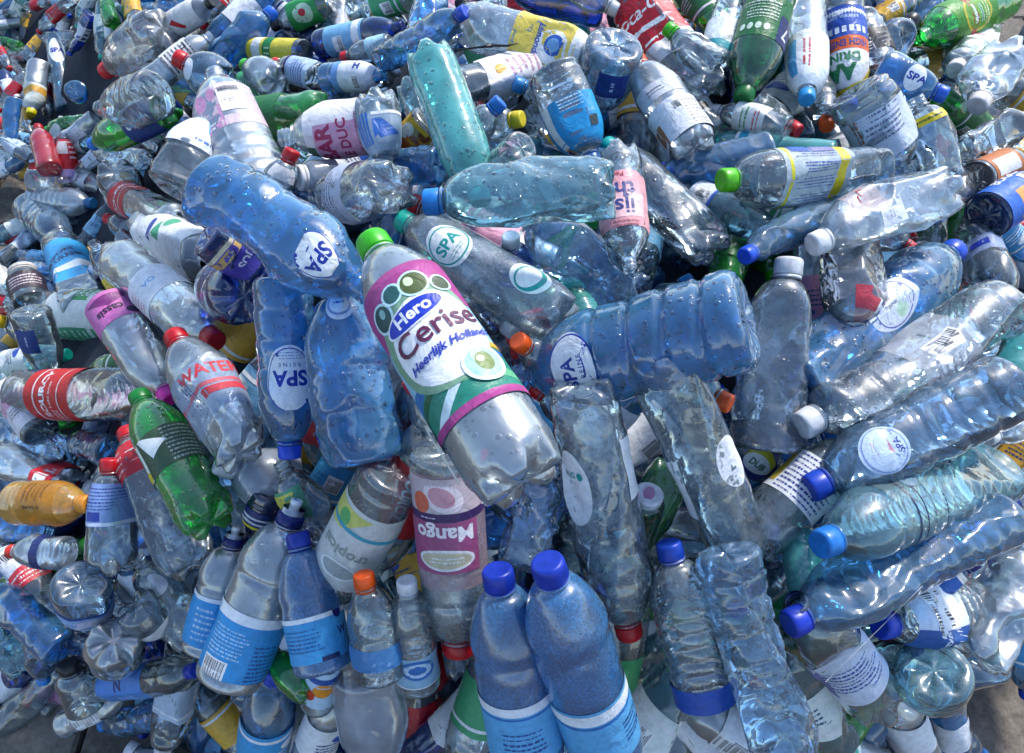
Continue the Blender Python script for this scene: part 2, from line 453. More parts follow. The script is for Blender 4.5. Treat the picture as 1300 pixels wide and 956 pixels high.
def add_label(root, sh, spec, rng, nc=44):
    v0, v1, colr = spec['v0'] * sh.L, spec['v1'] * sh.L, spec['col']
    roll = math.radians(spec.get('roll', 0)); zc = (v0 + v1) / 2; hv = (v1 - v0) / 2 / sh.D
    off = spec.get('off', .0006)
    clear = spec.get('clear', 0.0)
    if spec.get('oval'):
        ru = spec['oval']; V, Fc = ell(0, 0, ru, hv, 0, 36); V, Fc = cut(V, Fc, .09)
        U, Vv = V[:, 0], V[:, 1]
    else:
        sp = spec.get('span', 360); half = math.radians(sp) / 2 * sh.R / sh.D
        nu = max(6, int(nc * sp / 360)); nv = max(5, int(hv * 2 / .11))
        if sp >= 360:
            th = np.linspace(-half, half, nu, endpoint=False); wrapf = True
        else: th = np.linspace(-half, half, nu); wrapf = False
        U = np.tile(th, nv); Vv = np.repeat(np.linspace(-hv, hv, nv), nu); Fc = grid_faces(nv, nu, wrap=wrapf)
    P = sh.deform(wrap(sh, U, Vv, zc, roll, off))
    lo = mesh_obj('label', P, Fc, film(colr, clear), root)
    items = spec.get('items', [])
    if items:
        vs2, fs2, mi, mats, cidx = [], [], [], [], {}
        n = 0
        for (V, Fc, c, lev) in art(items, rng):
            if c not in cidx: cidx[c] = len(mats); mats.append(film(c, spec.get('pclear', 0)))
            Pp = sh.deform(wrap(sh, V[:, 0], np.clip(V[:, 1], -hv, hv), zc, roll, off + .00022 + .00008 * lev))
            vs2.append(Pp); fs2 += [tuple(q + n for q in f) for f in Fc]; mi += [cidx[c]] * len(Fc); n += len(V)
        if vs2: mesh_obj('print', np.concatenate(vs2), fs2, mats, lo, mi)
    return lo

def tag(o, label, cat, group=None, kind=None):
    if kind: o['kind'] = kind
    if label: o['label'] = label
    if cat: o['category'] = cat
    if group: o['group'] = group
    return o
def build_bottle(name, sh, tint, wet, capcol, labs, seed, lod):
    root = bpy.data.objects.new(name, None); root.empty_display_size = .02; COL.objects.link(root)
    rng = np.random.RandomState(seed + 7)
    nc, nb = ((60, 72), (40, 44), (24, 22))[lod]
    P, Fc = sh.body(nc, nb)
    mesh_obj('body', P, Fc, pet(tint, wet, sh.c > .3), root)
    if capcol and sh.neck != 'open':
        sport = sh.neck == 'sport'
        P, Fc = sh.cap((56, 40, 24)[lod], sport)
        c = mesh_obj('cap', P, Fc, solid(capcol), root)
        if sport:
            th = np.linspace(0, 2 * math.pi, 24, endpoint=False); rows = []
            for a, r in ((.78, .40), (1.15, .40), (1.2, .46), (1.45, .44), (1.5, .38), (1.5, .16), (1.3, .15)):
                rows.append(np.stack([sh.rc * r * np.cos(th), sh.rc * r * np.sin(th), np.full(24, sh.L - sh.hc + a * sh.hc)], 1))
            mesh_obj('spout', np.concatenate(rows), grid_faces(7, 24), solid('#e9e9ea'), c)
        if lod < 2:
            P, Fc = sh.ring(); mesh_obj('tamper_ring', P, Fc, solid(capcol), c)
    elif sh.neck == 'open' and capcol:
        P, Fc = sh.ring(); P[:, 2] -= sh.hc * .2; mesh_obj('tamper_ring', P, Fc, solid(capcol), root)
    for k, sp in enumerate(labs): add_label(root, sh, sp, rng, (56, 44, 28)[lod])
    return root
# ------------------------------------------------------------------ the bottles one can pick out: cap end, base end and width in photo pixels
T = []
W_ = '#eceef0'; BL = '#12309a'; RD = '#c4121c'; CY = '#2f9fd8'; TE = '#159a94'; NV = '#141c66'
def S(v0, v1, col, *items, **kw):
    d = dict(v0=v0, v1=v1, col=col, items=list(items)); d.update(kw); return d
def B(label, cap, base, w, tint='clear', cc='#1740b8', kind='soda', lay=2.0, fs=0, cr=.2, labs=(), wet=0, neck=None, name='plastic_bottle', ref=None, push=0):
    cr = min(.9, cr * 1.25)
    T.append(dict(label=label, cap=cap, base=base, w=w, tint=tint, cc=cc, kind=kind, lay=lay, fs=fs, cr=cr, labs=list(labs), wet=wet, neck=neck, name=name, ref=ref, push=push))
def spa(v0, v1, roll=0, col=BL, ru=.33, bot='REINE', rot=0, rim=True):
    it = ([('e', 0, 0, ru * .95, .31, 0, col), ('e', 0, 0, ru * .90, .295, 0, '#e9eef2')] if rim else [])
    it += [('t', 'SPA', 0, .03, .27, rot, col, dict(bold=.03))]
    if bot: it += [('t', bot, 0, .2, .07, 0, col, dict(space=1.5)), ('ln', -.17, -.25, .17, -.13, 2, '#7d90b8')]
    return S(v0, v1, '#e9eef2', *it, oval=ru, roll=roll)

# ---- middle
B('clear bottle with lime cap and cherry label, on top of the heap', (470, 303), (668, 616), 122, 'frost', '#3cb81a', 'soda', 0, 8, .10, wet=1, name='juice_bottle', ref='the cherry label bottle', labs=[
  S(.10, .30, '#e8ecec', span=24, roll=-84, off=.005),
  S(.215, .755, '#8fbfd6', ('r', -1.57, .26, 1.57, 1.3, '#a53d84'), ('r', -1.57, -1.3, 1.57, -.34, '#22806c'),
    ('p', [(-.8, -.34), (-.8, -.6), (-.3, -.42), (.1, -.34)], '#2f6fae'), ('p', [(-.5, -.86), (-.3, -.86), (.25, -.45), (.15, -.42)], '#cfe3ea'), ('p', [(-.2, -.6), (.75, -.8), (.75, -.7), (0, -.5)], '#5cab7c'),
    ('p', [(-.75, -.7), (-.2, -.5), (-.25, -.44), (-.75, -.6)], '#15573c'), ('r', .45, -.46, .8, -.40, '#2c68b8'), ('r', .45, -.36, .8, -.28, '#e2a52a'),
    ('r', -1.57, -1.2, 1.57, -.86, '#a53d84'),
    ('e', 0, .02, .60, .66, 0, '#7da386'), ('e', .06, -.04, .54, .55, 0, '#f1f1f4'),
    ('e', -.36, .53, .155, .175, 0, '#bfe3e8'), ('e', -.36, .53, .125, .145, 0, '#1d4a4c'), ('e', -.33, .57, .04, .06, 0, '#86b8b4'),
    ('e', -.13, .66, .125, .125, 0, '#bfe3e8'), ('e', -.13, .66, .095, .1, 0, '#2a5d5c'), ('e', .12, .64, .165, .165, 0, '#bfe3e8'), ('e', .12, .64, .14, .14, 0, '#4c5a2a'), ('e', .08, .68, .05, .06, 0, '#c9d6b0'),
    ('e', .39, .55, .12, .12, 0, '#bfe3e8'), ('e', .39, .55, .095, .1, 0, '#3b4a2e'),
    ('e', -.05, .33, .37, .14, 6, '#f1f1f4'), ('e', -.05, .33, .345, .12, 6, '#1434b4'), ('t', 'Hero', -.05, .335, .2, 4, '#f4f4f8', dict(bold=.03)),
    ('t', 'Cerise', .08, .07, .37, 4, '#5f1c46', dict(bold=.012)), ('t', 'Heerlijk Hollands', .1, -.19, .14, 4, '#1630a8', dict(shear=.3, bold=.025)),
    ('e', .3, -.55, .23, .23, 0, '#dff1f4'), ('e', .3, -.55, .19, .19, 0, '#9ccbd2'), ('e', .31, -.54, .1, .12, 0, '#6b8040'), ('e', .28, -.50, .04, .04, 0, '#d5dfb8'))])
B('opaque teal bottle covered in drops, base upward behind the cherry label bottle', (612, 258), (543, 66), 68, 'teal', '#19b3b0', 'soda', 1.2, 12, .12, wet=1, ref='the teal bottle with drops')
B('pale greenish bottle with sky blue cap lying across the teal bottle', (538, 257), (780, 243), 88, 'aqua', '#1f7fd0', 'soda', .6, 5, .38, wet=1, ref='the pale bottle with sky blue cap')
B('clear misted bottle with teal cap and white half-oval green lettered label', (508, 278), (716, 408), 76, 'clear', '#19b39c', 'soda', 1.0, 0, .10, wet=2, labs=[S(.50, .74, '#edf1f1', ('e', 0, 0, .36, .37, 0, TE), ('e', 0, 0, .33, .34, 0, '#edf1f1'), ('t', 'SPA', 0, .02, .30, 0, TE, dict(bold=.03)), ('ln', -.2, -.25, .2, -.14, 2, '#8fb8b4'), oval=.37, roll=8),
   S(.10, .30, '#edf1f1', ('e', 0, 0, .28, .27, 0, TE), ('e', 0, .03, .24, .2, 0, '#edf1f1'), oval=.3, roll=38)], ref='the green lettered bottle')
B('clear bottle standing neck down with torn pink label of ice tea', (800, 345), (783, 190), 62, 'clear', None, 'soda', .9, 15, .2, wet=1, labs=[S(.28, .72, '#e9a3a8', ('r', -1, -.1, 1, .45, '#f0bfc0'), ('t', 'ijs', -.05, .2, .5, 0, '#34427e', dict(bold=.02)), ('t', 'the', .04, -.2, .5, 0, '#34427e', dict(bold=.02)), ('t', 'Perzik', .1, -.55, .15, 0, '#b03848'), ('ln', -.3, .5, .3, .66, 2, '#b86a70'))], ref='the pink iced tea label')
B('crumpled clear bottle with twisted bluish base below the pale bottle', (655, 262), (800, 378), 90, 'ice', None, 'soda', 1.0, 10, .75, wet=1)
B('clear bottle with round green and white sticker leaning down behind the iced tea label', (768, 182), (908, 320), 66, 'pale', '#19b3b0', 'soda', 1.5, 5, .25, wet=1, labs=[S(.60, .80, '#e8efee', ('e', 0, 0, .30, .30, 0, TE), ('e', 0, 0, .26, .26, 0, '#e8efee'), ('t', 'SPA', 0, 0, .2, 0, TE, dict(bold=.03)), oval=.33, roll=-10)])
B('clear upside down bottle with bright cyan label showing a row of cans', (755, 215), (701, 86), 70, 'clear', '#1a70c8', 'juice', 1.1, 14, .25, wet=1, labs=[S(.38, .86, '#1693cf', ('r', .38, -.62, .62, .62, '#e8eef2'), *[('r', -.55 + k * .14, .36, -.46 + k * .14, .60, c) for k, c in enumerate(('#8a3a2c', '#c8a06a', '#d9c089', '#e9dcb0', '#d8b45c', '#efe6c8'))], ('e', .5, .42, .09, .09, 0, '#e0901c'), ('e', .5, .42, .06, .06, 0, NV), ('ln', -.3, -.5, .25, -.25, 4, '#bfe2f2'), ('r', -.48, -.02, -.30, .16, '#2a3a3c'))], ref='the cyan can label bottle')
B('wrinkled clear bottle with yellow lemonade label lying behind the cyan label', (770, 76), (590, 30), 62, 'frost', W_, 'soda', 1.6, -5, .3, wet=1, labs=[S(.40, .86, '#e9cf5a', ('r', -1, .52, 1, .8, W_), ('e', -.02, .12, .36, .36, 0, W_), ('e', -.08, .16, .2, .22, 0, '#2a62b8'), ('e', -.08, .14, .13, .14, 0, '#7fb3e2'), ('t', 'Limondaine', .0, -.2, .19, 0, '#2a50a8', dict(bold=.03, shear=.2)), ('ln', .45, -.6, .75, .3, 7, '#a08a3a'))], ref='the yellow lemonade label')
B('clear bottle showing its round ridged base beside the yellow lemonade label', (755, 150), (783, 50), 74, 'ice', '#1f7fd0', 'ribbed', 1.2, 42, .08, wet=1, labs=[S(.2, .48, '#1c3c86', ('r', -.16, -.22, .16, .22, '#16307a'), ('lc', -.06, -.15, .06, .15, 1, '#b8c8e8'), span=60, roll=-14)])
B('clear bottle with red and white script cola label and crumpled base', (790, -28), (895, 122), 72, 'clear', RD, 'soda', 1.7, 8, .55, labs=[S(.42, .78, '#bf1424', ('t', 'Coca-Cola', .02, .12, .33, 0, '#f2f2f2', dict(shear=.35, bold=.02)), ('p', [(-.7, -.25), (-.2, -.12), (.3, -.22), (.7, -.08), (.7, -.16), (.3, -.32), (-.2, -.22), (-.7, -.38)], '#f2f2f2'), ('r', -1.57, -.52, 1.57, -.46, '#f2f2f2')), S(.30, .42, '#e6e6e8')], ref='the red cola label')
B('clear bottle poking out a lime cap beside the red cola label', (846, 35), (912, 84), 44, 'clear', '#43c01c', 'soda', 1.5, -12, .4)
B('silvery clear bottle with orange cap and white label with black barcode', (806, 74), (884, 190), 64, 'frost', '#ee5a12', 'soda', 1.3, 0, .18, wet=1, labs=[S(.08, .40, '#e8e8ea', ('bar', .12, .12, .3, .42, True), ('ln', .3, -.4, .72, .3, 8, '#8a8a90'), ('r', -.7, -.5, -.35, .1, '#a06a4a')), S(.45, .6, '#c9ccd2', ('ln', -.2, -.08, .2, .08, 2, '#555a66'), span=120)], ref='the orange capped barcode bottle')
B('thin crumpled bottle with black printing behind the orange capped bottle', (832, 90), (910, 172), 40, 'clear', None, 'small', 1.8, 0, .5, labs=[S(.2, .6, '#c9cccf', ('t', 'BOY', 0, .2, .34, 90, '#16161a', dict(bold=.04)), ('r', -.5, -.5, .5, -.25, '#1c1c22'), ('ln', -.4, -.2, .4, .0, 2, '#1c1c22'), clear=.35)])
B('large dark green bottle standing on its cap with navy and green label', (943, 128), (990, -30), 64, 'dgreen', '#0e6a2c', 'soda', 1.3, 5, .15, labs=[S(.30, .62, '#1c6a34', ('r', -.9, -.1, -.28, .5, '#1a2560'), ('t', '7', -.5, .2, .4, 0, W_), *[('e', -.05 + k * .16, .28, .06, .08, 0, '#cfe0cc') for k in range(4)], ('ln', -.22, -.35, .6, .1, 6, '#cfd8cc'), ('r', -1.5, -.55, 1.5, -.5, '#cfe0cc'))], ref='the big dark green bottle')
B('small clear bottle standing on sky blue cap between green bottle and energy drink', (1024, 128), (1024, -10), 52, 'frost', '#2a97d8', 'small', 1.3, -5, .12, labs=[S(.52, .92, '#e2eaf0', ('lc', -.12, -.5, .12, .5, 2, '#c0202c'), ('r', .25, -.6, .5, .6, '#5aa8d8'))])
B('energy drink bottle in blue, orange and white sleeve, neck down', (1078, 138), (1068, -10), 54, 'clear', '#1740b8', 'small', 1.25, -4, .08, labs=[S(.22, .97, '#eceff0', ('r', -1.57, -1.2, 1.57, -.36, '#1c4fae'), ('r', -1.57, -.36, 1.57, -.02, '#d85a1c'), ('t', 'HIGH ENERGY', .05, -.19, .24, 0, '#1c3a8a', dict(bold=.03, sx=.8)), ('t', 'aadrink.com', 0, -.85, .15, 0, '#cfe0f4'), *[('r', -.55 + k * .16, -.62, -.45 + k * .16, -.46, '#e8eef6') for k in range(8)], ('t', 'DRINK', .1, .16, .3, 0, '#1a7a4a', dict(bold=.03)), ('t', 'AA', .12, .52, .5, 0, '#1a7a4a', dict(bold=.05)), ('p', [(-.78, .3), (-.5, .72), (0, .88), (.78, .9), (.78, 1.06), (-.1, 1.04), (-.6, .86), (-.78, .6)], '#e6c81e'), ('p', [(-.78, .6), (-.6, .86), (-.1, 1.04), (.78, 1.06), (.78, 1.25), (-.78, 1.25)], '#1c4fae'))], ref='the energy drink bottle')
B('clear bottle with black chocolate label and dark red cap', (1130, 120), (1090, 18), 46, 'clear', '#9c1420', 'small', 1.45, -10, .2, labs=[S(.28, .58, '#17161a', ('t', 'OGATT', 0, .05, .24, 90, '#d8d8da'), ('ln', -.6, -.3, -.2, .3, 3, '#8a8a8e'))])
B('dented clear bottle with black cap below the lime green bottle', (1160, 24), (1108, 78), 58, 'ice', '#17171b', 'soda', 1.5, -25, .6)
B('bright green bottle with yellow and red label on top of the far edge', (1166, 48), (1280, -4), 56, 'green', None, 'soda', .9, 5, .12, neck='open', labs=[S(.36, .78, '#3f8a1c', ('e', -.02, 0, .42, .52, 0, '#c8b41c'), ('e', -.02, 0, .36, .46, 0, '#5f9a1c'), ('r', -.5, .05, .45, .26, '#a01420'), ('t', 'upson', -.02, .155, .18, 0, W_, dict(bold=.03)), ('ln', -.25, -.18, .25, -.04, 2, '#bfe6f4'), ('ln', -.35, -.4, .35, -.22, 2, '#dfe6b0'))], ref='the bright green bottle at the far edge')
B('clear bottle with white cap printed red under the bright green bottle', (1212, 90), (1252, 28), 54, 'frost', '#e4dedc', 'soda', 1.2, -18, .5, labs=[S(.3, .6, '#e8e8ea', ('e', 0, 0, .14, .06, 20, '#c8505a'), span=120)])
B('bulging clear bottle with white cap at the very edge of the heap', (1240, 136), (1282, 62), 66, 'frost', '#e4dedc', 'soda', 1.1, -10, .55)
B('crushed shiny clear bottle lying under the bulging white capped bottle', (1306, 150), (1220, 192), 56, 'clear', W_, 'soda', 1.1, 0, .8)
B('blue bottle with bright blue cap and curled white label near the dark red cap', (1202, 122), (1110, 86), 54, 'blue', '#1f63d8', 'water', 1.2, -22, .3, labs=[spa(.40, .66, -20, BL, .36, None, 90, False)], name='water_bottle')
B('clear bottle with yellow band round its neck above the crushed lobed base', (1162, 122), (1208, 226), 56, 'clear', None, 'soda', 1.0, 12, .45, labs=[S(.66, .76, '#d8c21e', ('ln', -.5, -.05, .5, .05, 1, '#4a4a1c'))])
B('big dented clear bottle with pale blue printed label, base towards the sky', (1150, 232), (1080, 112), 84, 'clear', None, 'juice', 1.1, 22, .35, labs=[S(.24, .66, '#ccd6e6', ('ln', -.5, -.6, .3, .1, 9, '#6a7494'), ('r', .35, .1, .55, .3, NV), ('lc', .25, -.5, .45, .1, 2, '#b05a3c'), ('r', -1.57, .55, 1.57, .6, '#8fa4c8'))], ref='the big dented printed bottle')
B('long thin light blue bottle lying below the big dented printed bottle', (944, 326), (1150, 215), 44, 'steel', '#1a4fd0', 'water', 1.4, 0, .3, name='water_bottle')
B('clear bottle with lobed base and small silver sticker', (1030, 312), (1206, 236), 78, 'frost', '#dfe2e6', 'soda', .5, 12, .5, wet=1, labs=[S(.42, .6, '#d8dde6', ('ln', -.1, -.1, .14, .1, 3, '#9aa4b8'), span=46, roll=-8), S(.5, .72, '#c9bcc0', ('t', 'Co', 0, 0, .3, 0, '#b02030', dict(shear=.3)), span=90, roll=50, clear=.4)])
B('wide whitish clear bottle upside down with reddish print on its side', (1082, 440), (1086, 276), 90, 'warm', None, 'ribbed', .62, 10, .28, labs=[S(.62, .92, '#b83a4a', ('r', -.4, -.3, .0, .3, '#e8e8ec'), ('ln', -.3, -.2, -.05, .2, 3, NV), span=110, roll=-60)], ref='the wide whitish upside down bottle')
B('clear bottle with lime cap and yellow striped label of blue columns', (914, 229), (1122, 222), 74, 'pale', '#5cc414', 'juice', .9, 4, .15, wet=1, labs=[S(.30, .72, '#c3d2d8', ('r', -1.57, .56, 1.57, .62, '#d8cf1e'), ('r', -1.57, -.62, 1.57, -.42, '#e0c81e'), *[('lc', -.55 + k * .3, -.38, -.33 + k * .3, .5, 4, '#38509a') for k in range(4)], ('r', .5, .1, .78, .5, '#2456b0'), ('r', .5, -.38, .78, .05, '#7d7ac0'), clear=.3)], ref='the yellow striped label bottle')
B('blue bottle with curved ribs lying behind the yellow striped bottle', (828, 222), (984, 190), 50, 'steel', '#1533a8', 'water', 1.5, 0, .35, name='water_bottle')
B('slim teal bottle with cyan and white label under the blue ribbed bottle', (890, 180), (1062, 198), 34, 'teal', None, 'small', 1.9, 0, .1, labs=[S(.5, .72, '#dfe6ea', ('r', -1.57, .1, 1.57, .4, '#27a6c4'))])
B('clear bottle with grey cap and green and red printed label', (904, 141), (1004, 162), 38, 'clear', '#b9bcc2', 'small', 1.7, 0, .2, labs=[S(.28, .66, '#d5dcd8', ('ln', -.4, .0, .4, .3, 2, '#2a8a3a'), ('ln', -.4, -.4, .4, -.15, 2, '#c0303c'))])
B('clear bottle with crimson cap lying by the slim teal bottle', (1014, 168), (958, 128), 38, 'clear', '#c81622', 'small', 1.85, -15, .3)
B('clear bottle with orange cap beneath the big dented printed bottle', (1050, 162), (1034, 90), 42, 'clear', '#ee5a12', 'small', 1.8, -10, .3)
B('pale teal bottle with striped blue barcode label beside the lime capped bottle', (990, 302), (872, 246), 48, 'aqua', None, 'soda', 1.6, 0, .3, labs=[S(.10, .34, '#cfd9ea', ('bar', 0, 0, .7, .5, False), ('r', -1.5, .3, 1.5, .4, '#2c56b0'))])
B('big blue ribbed bottle with star base and torn white mineral water label', (652, 480), (962, 400), 132, 'blue', None, 'swirl', .5, 30, .10, wet=1, labs=[S(.58, .76, '#dfe6f0', ('e', 0, 0, .36, .26, 0, BL), ('e', 0, 0, .34, .24, 0, '#dfe6f0'), ('t', 'SPA', -.06, .04, .2, 0, BL, dict(bold=.03)), ('t', 'REINE', .0, -.1, .07, 0, BL, dict(space=1.4)), ('t', 'NIEUWE MILLIEFLES', 0, -.18, .055, 0, BL), oval=.38, roll=-6)], name='water_bottle', ref='the big blue star base bottle')
B('short teal bottle with open threaded neck and raised letters', (712, 346), (748, 414), 46, 'teal', None, 'small', 1.3, 0, .05, neck='open', labs=[S(.3, .62, '#138a7c', ('t', 'VON', 0, 0, .34, 0, '#0c4a48', dict(bold=.02)), clear=.5, span=120)], ref='the short teal open bottle')
# ---- blue bottles left of the middle
B('large crumpled blue bottle sloping down with white oval mineral water label', (476, 376), (256, 232), 104, 'blue', None, 'water', .4, 10, .42, wet=1, labs=[spa(.66, .84, 0, BL, .30, None)], name='water_bottle', ref='the large crumpled blue bottle')
B('dented blue bottle standing base down beside the cherry label', (424, 345), (466, 596), 110, 'blue', None, 'water', .6, 24, .4, wet=1, labs=[S(.74, .92, '#cfd9e8', ('e', 0, 0, .22, .16, 0, '#7f96c4'), ('e', 0, 0, .19, .13, 0, '#dfe6f0'), ('ln', -.1, -.03, .1, .03, 1, BL), oval=.26)], name='water_bottle', ref='the dented blue bottle')
B('blue bottle on its blue cap with arched white mineral water label', (368, 582), (358, 346), 74, 'blue', '#1a49c8', 'water', .9, 0, .15, wet=1, labs=[S(.38, .72, '#dfe5ec', ('e', 0, .04, .40, .55, 0, BL), ('e', 0, .04, .385, .53, 0, '#dfe5ec'), ('t', 'SPA', 0, .0, .36, 0, BL, dict(bold=.035)), ('t', 'REINE', 0, -.22, .1, 0, '#4a62a8', dict(space=1.6)), ('ln', -.25, -.45, .25, -.3, 3, '#7d90b8'), oval=.42, roll=-6)], name='water_bottle', ref='the blue bottle on its cap')
B('deep blue bottle pointing its cap outward below the crumpled blue bottle', (266, 355), (312, 376), 80, 'deep', '#1436a8', 'soda', 1.2, -62, .1)
B('blue bottle with purple and beige juice label tucked under the crumpled blue bottle', (345, 352), (258, 298), 54, 'deep', None, 'juice', 1.4, 0, .2, labs=[S(.2, .7, '#4a3fa0', ('r', -1.57, -.35, 1.57, -.15, '#c9a25c'), ('t', 'JUS', 0, .15, .3, 0, '#e8e8f4', dict(bold=.03)), ('r', -1.57, -.6, 1.57, -.38, '#d8cdb0'))])
B('white wrapped bottle with green leaf print above the deep blue bottle', (266, 334), (188, 288), 64, 'milk', None, 'juice', 1.5, 8, .3, labs=[S(.1, .85, '#e6e9ec', ('p', [(-.3, -.1), (0, .35), (.2, .3), (.1, -.1)], '#3aa67c'), ('e', 0, -.35, .3, .1, 30, '#2a4aa0'), ('e', -.35, .3, .16, .2, 20, '#5cb48c'))])
B('clear frosted bottle with red cap and short white label by the pink label', (275, 434), (150, 326), 68, 'frost', '#c4141e', 'soda', 1.0, -6, .12, labs=[S(.40, .62, '#e2e6ec', ('t', 'OA', 0, 0, .2, 0, '#6aa8dc'), ('ln', .4, -.3, .75, .3, 5, '#c07a88'))], ref='the red capped frosted bottle')
B('clear bottle with bright yellow printed label beside the sport drink', (118, 308), (180, 400), 44, 'clear', None, 'small', 1.5, 0, .4, labs=[S(.22, .55, '#d8b81c', ('ln', -.6, -.3, .6, .3, 6, '#2a2a1c'))])
B('clear bottle with white cap and cyan sport drink label', (73, 297), (110, 392), 54, 'clear', '#d9dbde', 'small', 1.4, -6, .25, labs=[S(.22, .68, '#36a3dc', ('t', 'SPORT', -.1, .22, .24, 30, '#14285c', dict(bold=.03)), ('t', 'DRANK', .05, .0, .24, 30, '#14285c', dict(bold=.03)), ('e', -.5, -.05, .1, .1, 0, '#14285c'), ('p', [(-.75, -.6), (.75, -.2), (.75, -.7), (-.75, -.7)], '#e4eef4'))], ref='the cyan sport drink label')
B('clear bottle with white label and green bars reading AR', (178, 404), (58, 398), 66, 'clear', None, 'juice', 1.5, 0, .15, labs=[S(.26, .78, '#dfe5e2', ('r', .28, -.7, .78, .7, '#2a9a68'), ('r', -.75, -.05, -.3, .55, '#2f9a4c'), ('t', 'AR.', -.5, .25, .3, 90, W_, dict(bold=.03)), ('e', -.55, -.4, .16, .12, 0, '#b8883a'), ('ln', .35, -.6, .72, .6, 6, '#bfe0cc'))], ref='the green and white AR label')
B('clear bottle with blue star base upward and small navy label', (68, 484), (36, 390), 50, 'pale', None, 'water', 1.3, 28, .12, labs=[S(.2, .5, '#1c3c86', ('lc', -.06, -.15, .06, .15, 1, '#b8c8e8'), span=60, roll=35)])
B('bottle with pink label and magenta cap leaning on the red label bottle', (217, 508), (136, 384), 62, 'frost', '#d42a9c', 'soda', .9, -4, .12, labs=[S(.04, .30, '#cf6fb0', ('t', 'cassis', .05, .1, .26, 0, '#2a1c3a', dict(bold=.03)), ('p', [(-.7, -.3), (0, .0), (.5, -.3)], '#7a2f70'), ('e', -.4, .25, .16, .1, 0, '#3a2848'))], ref='the magenta capped bottle')
B('clear bottle with red WATER lettering, lobed base down', (221, 424), (303, 580), 78, 'frost', '#c4141e', 'soda', .7, 12, .3, wet=1, labs=[S(.26, .62, '#9fb2cc', ('t', 'WATER', .14, .32, .34, 0, '#c83844', dict(bold=.03)), ('r', -1.2, -.02, 1.2, .06, '#c85a66'), ('r', -.2, -.22, 1.2, -.06, '#c83844'), ('lc', -.75, -.4, -.3, .4, 6, '#283c7c'), ('r', -1.2, -.62, 1.2, -.55, '#c85a66'), clear=.45)], ref='the red WATER bottle')
B('lying clear ribbed bottle with scarlet label and white lettering', (206, 500), (28, 500), 68, 'clear', None, 'ribbed', 1.1, 0, .08, labs=[S(.22, .55, '#c41c1e', ('t', 'SOURCY', -.02, -.1, .26, 180, W_, dict(bold=.04)), ('t', 'Licht Bruis', .0, .14, .12, 180, '#f0d8d8'), ('r', .5, -.3, .78, .3, '#d84a4c'), ('r', -1.57, -.46, 1.57, -.42, '#e8d8d8'), ('r', -1.57, .42, 1.57, .46, '#e8d8d8'), ('ln', .3, .1, .7, .35, 3, '#f0c8c8'))], ref='the scarlet label bottle')
B('bright green bottle with dark green cap and torn label', (175, 500), (268, 666), 72, 'green', '#0c7a2c', 'soda', .5, 8, .12, wet=1, labs=[S(.36, .62, '#2f4a30', ('p', [(-.5, .5), (.05, .12), (-.3, -.1)], '#e4e8e4'), ('ln', .0, -.4, .7, .4, 9, '#9fb0a0'), ('r', -.62, -.5, -.52, .5, '#dfe6dc'), ('e', -.6, -.3, .08, .12, 0, '#d8c01c'))], ref='the bright green bottle')
B('clear bottle with red cap and red label under the green bottle', (160, 546), (243, 720), 68, 'clear', '#c4141e', 'soda', .9, 6, .2, wet=1, labs=[S(.62, .84, '#bf1c28', ('bar', -.05, 0, .3, .24, False), ('t', 'Cola', .4, 0, .2, 0, W_, dict(shear=.3)), ('ln', -.6, -.3, -.3, .3, 4, '#e8b0b0'))])
B('clear bottle with red cap and light blue label next to the orange juice', (140, 582), (141, 726), 64, 'clear', '#c81822', 'soda', .8, 12, .2, labs=[S(.44, .80, '#7f9cd0', ('ln', -.65, -.1, .6, .35, 7, '#2c3f88'), ('ln', .1, .38, .6, .46, 1, '#c03848'), ('r', -1.57, -.4, 1.57, -.33, '#d8e0f0'), ('r', -.5, -.3, -.2, -.12, '#2a3f98'))])
B('small orange juice bottle lying on its side', (114, 640), (18, 638), 58, 'orange', '#e0902a', 'small', .7, 12, .1, name='juice_bottle', labs=[S(.3, .74, '#c8871c', ('lc', .0, -.3, .2, .3, 1, '#5a3a0c'), ('ln', -.5, -.4, 0, .3, 5, '#7a4a10'), clear=.5)], ref='the small orange juice bottle')
B('clear bottle with orange red cap and navy band, lying below the orange juice', (12, 700), (88, 702), 44, 'frost', '#d8301c', 'small', 1.0, 0, .2, labs=[S(.3, .45, '#1c2a6a')])
B('flattened clear bottle with red and white striped label', (-14, 690), (84, 806), 56, 'clear', None, 'soda', 1.1, 5, .5, labs=[S(.48, .85, '#d8dce6', ('bar', .05, .25, .8, .3, False), ('r', -1.57, -.6, 1.57, -.1, '#c82c3c'), ('ln', -.5, -.5, .5, -.2, 3, W_))])
B('clear bottle showing its oval dished base above a blue band', (116, 790), (102, 738), 70, 'ice', None, 'small', .7, 55, .15, labs=[S(.3, .7, '#8fb2e2', ('r', -.4, -.2, .3, .2, '#d8d8f0'), ('r', -1.57, -.6, 1.57, -.3, '#2c48b0'))])
B('clear bottle showing a star shaped base beside the oval base', (205, 796), (168, 766), 62, 'clear', None, 'soda', .75, 58, .15, labs=[S(.5, .7, '#d6d8da', span=150)])
B('clear bottle end-on with red cap glowing through its base', (150, 848), (144, 812), 68, 'frost', '#c81822', 'soda', .6, 66, .12)
B('blue bottle with navy cap and blue lettered label lying at the front', (248, 851), (112, 876), 44, 'pale', '#14309c', 'water', .9, 0, .2, labs=[S(.24, .66, '#4f86d0', ('t', 'N', 0, .0, .5, 90, NV, dict(bold=.03)), ('ln', .45, -.5, .7, .5, 3, '#cfe0f4'))], name='water_bottle')
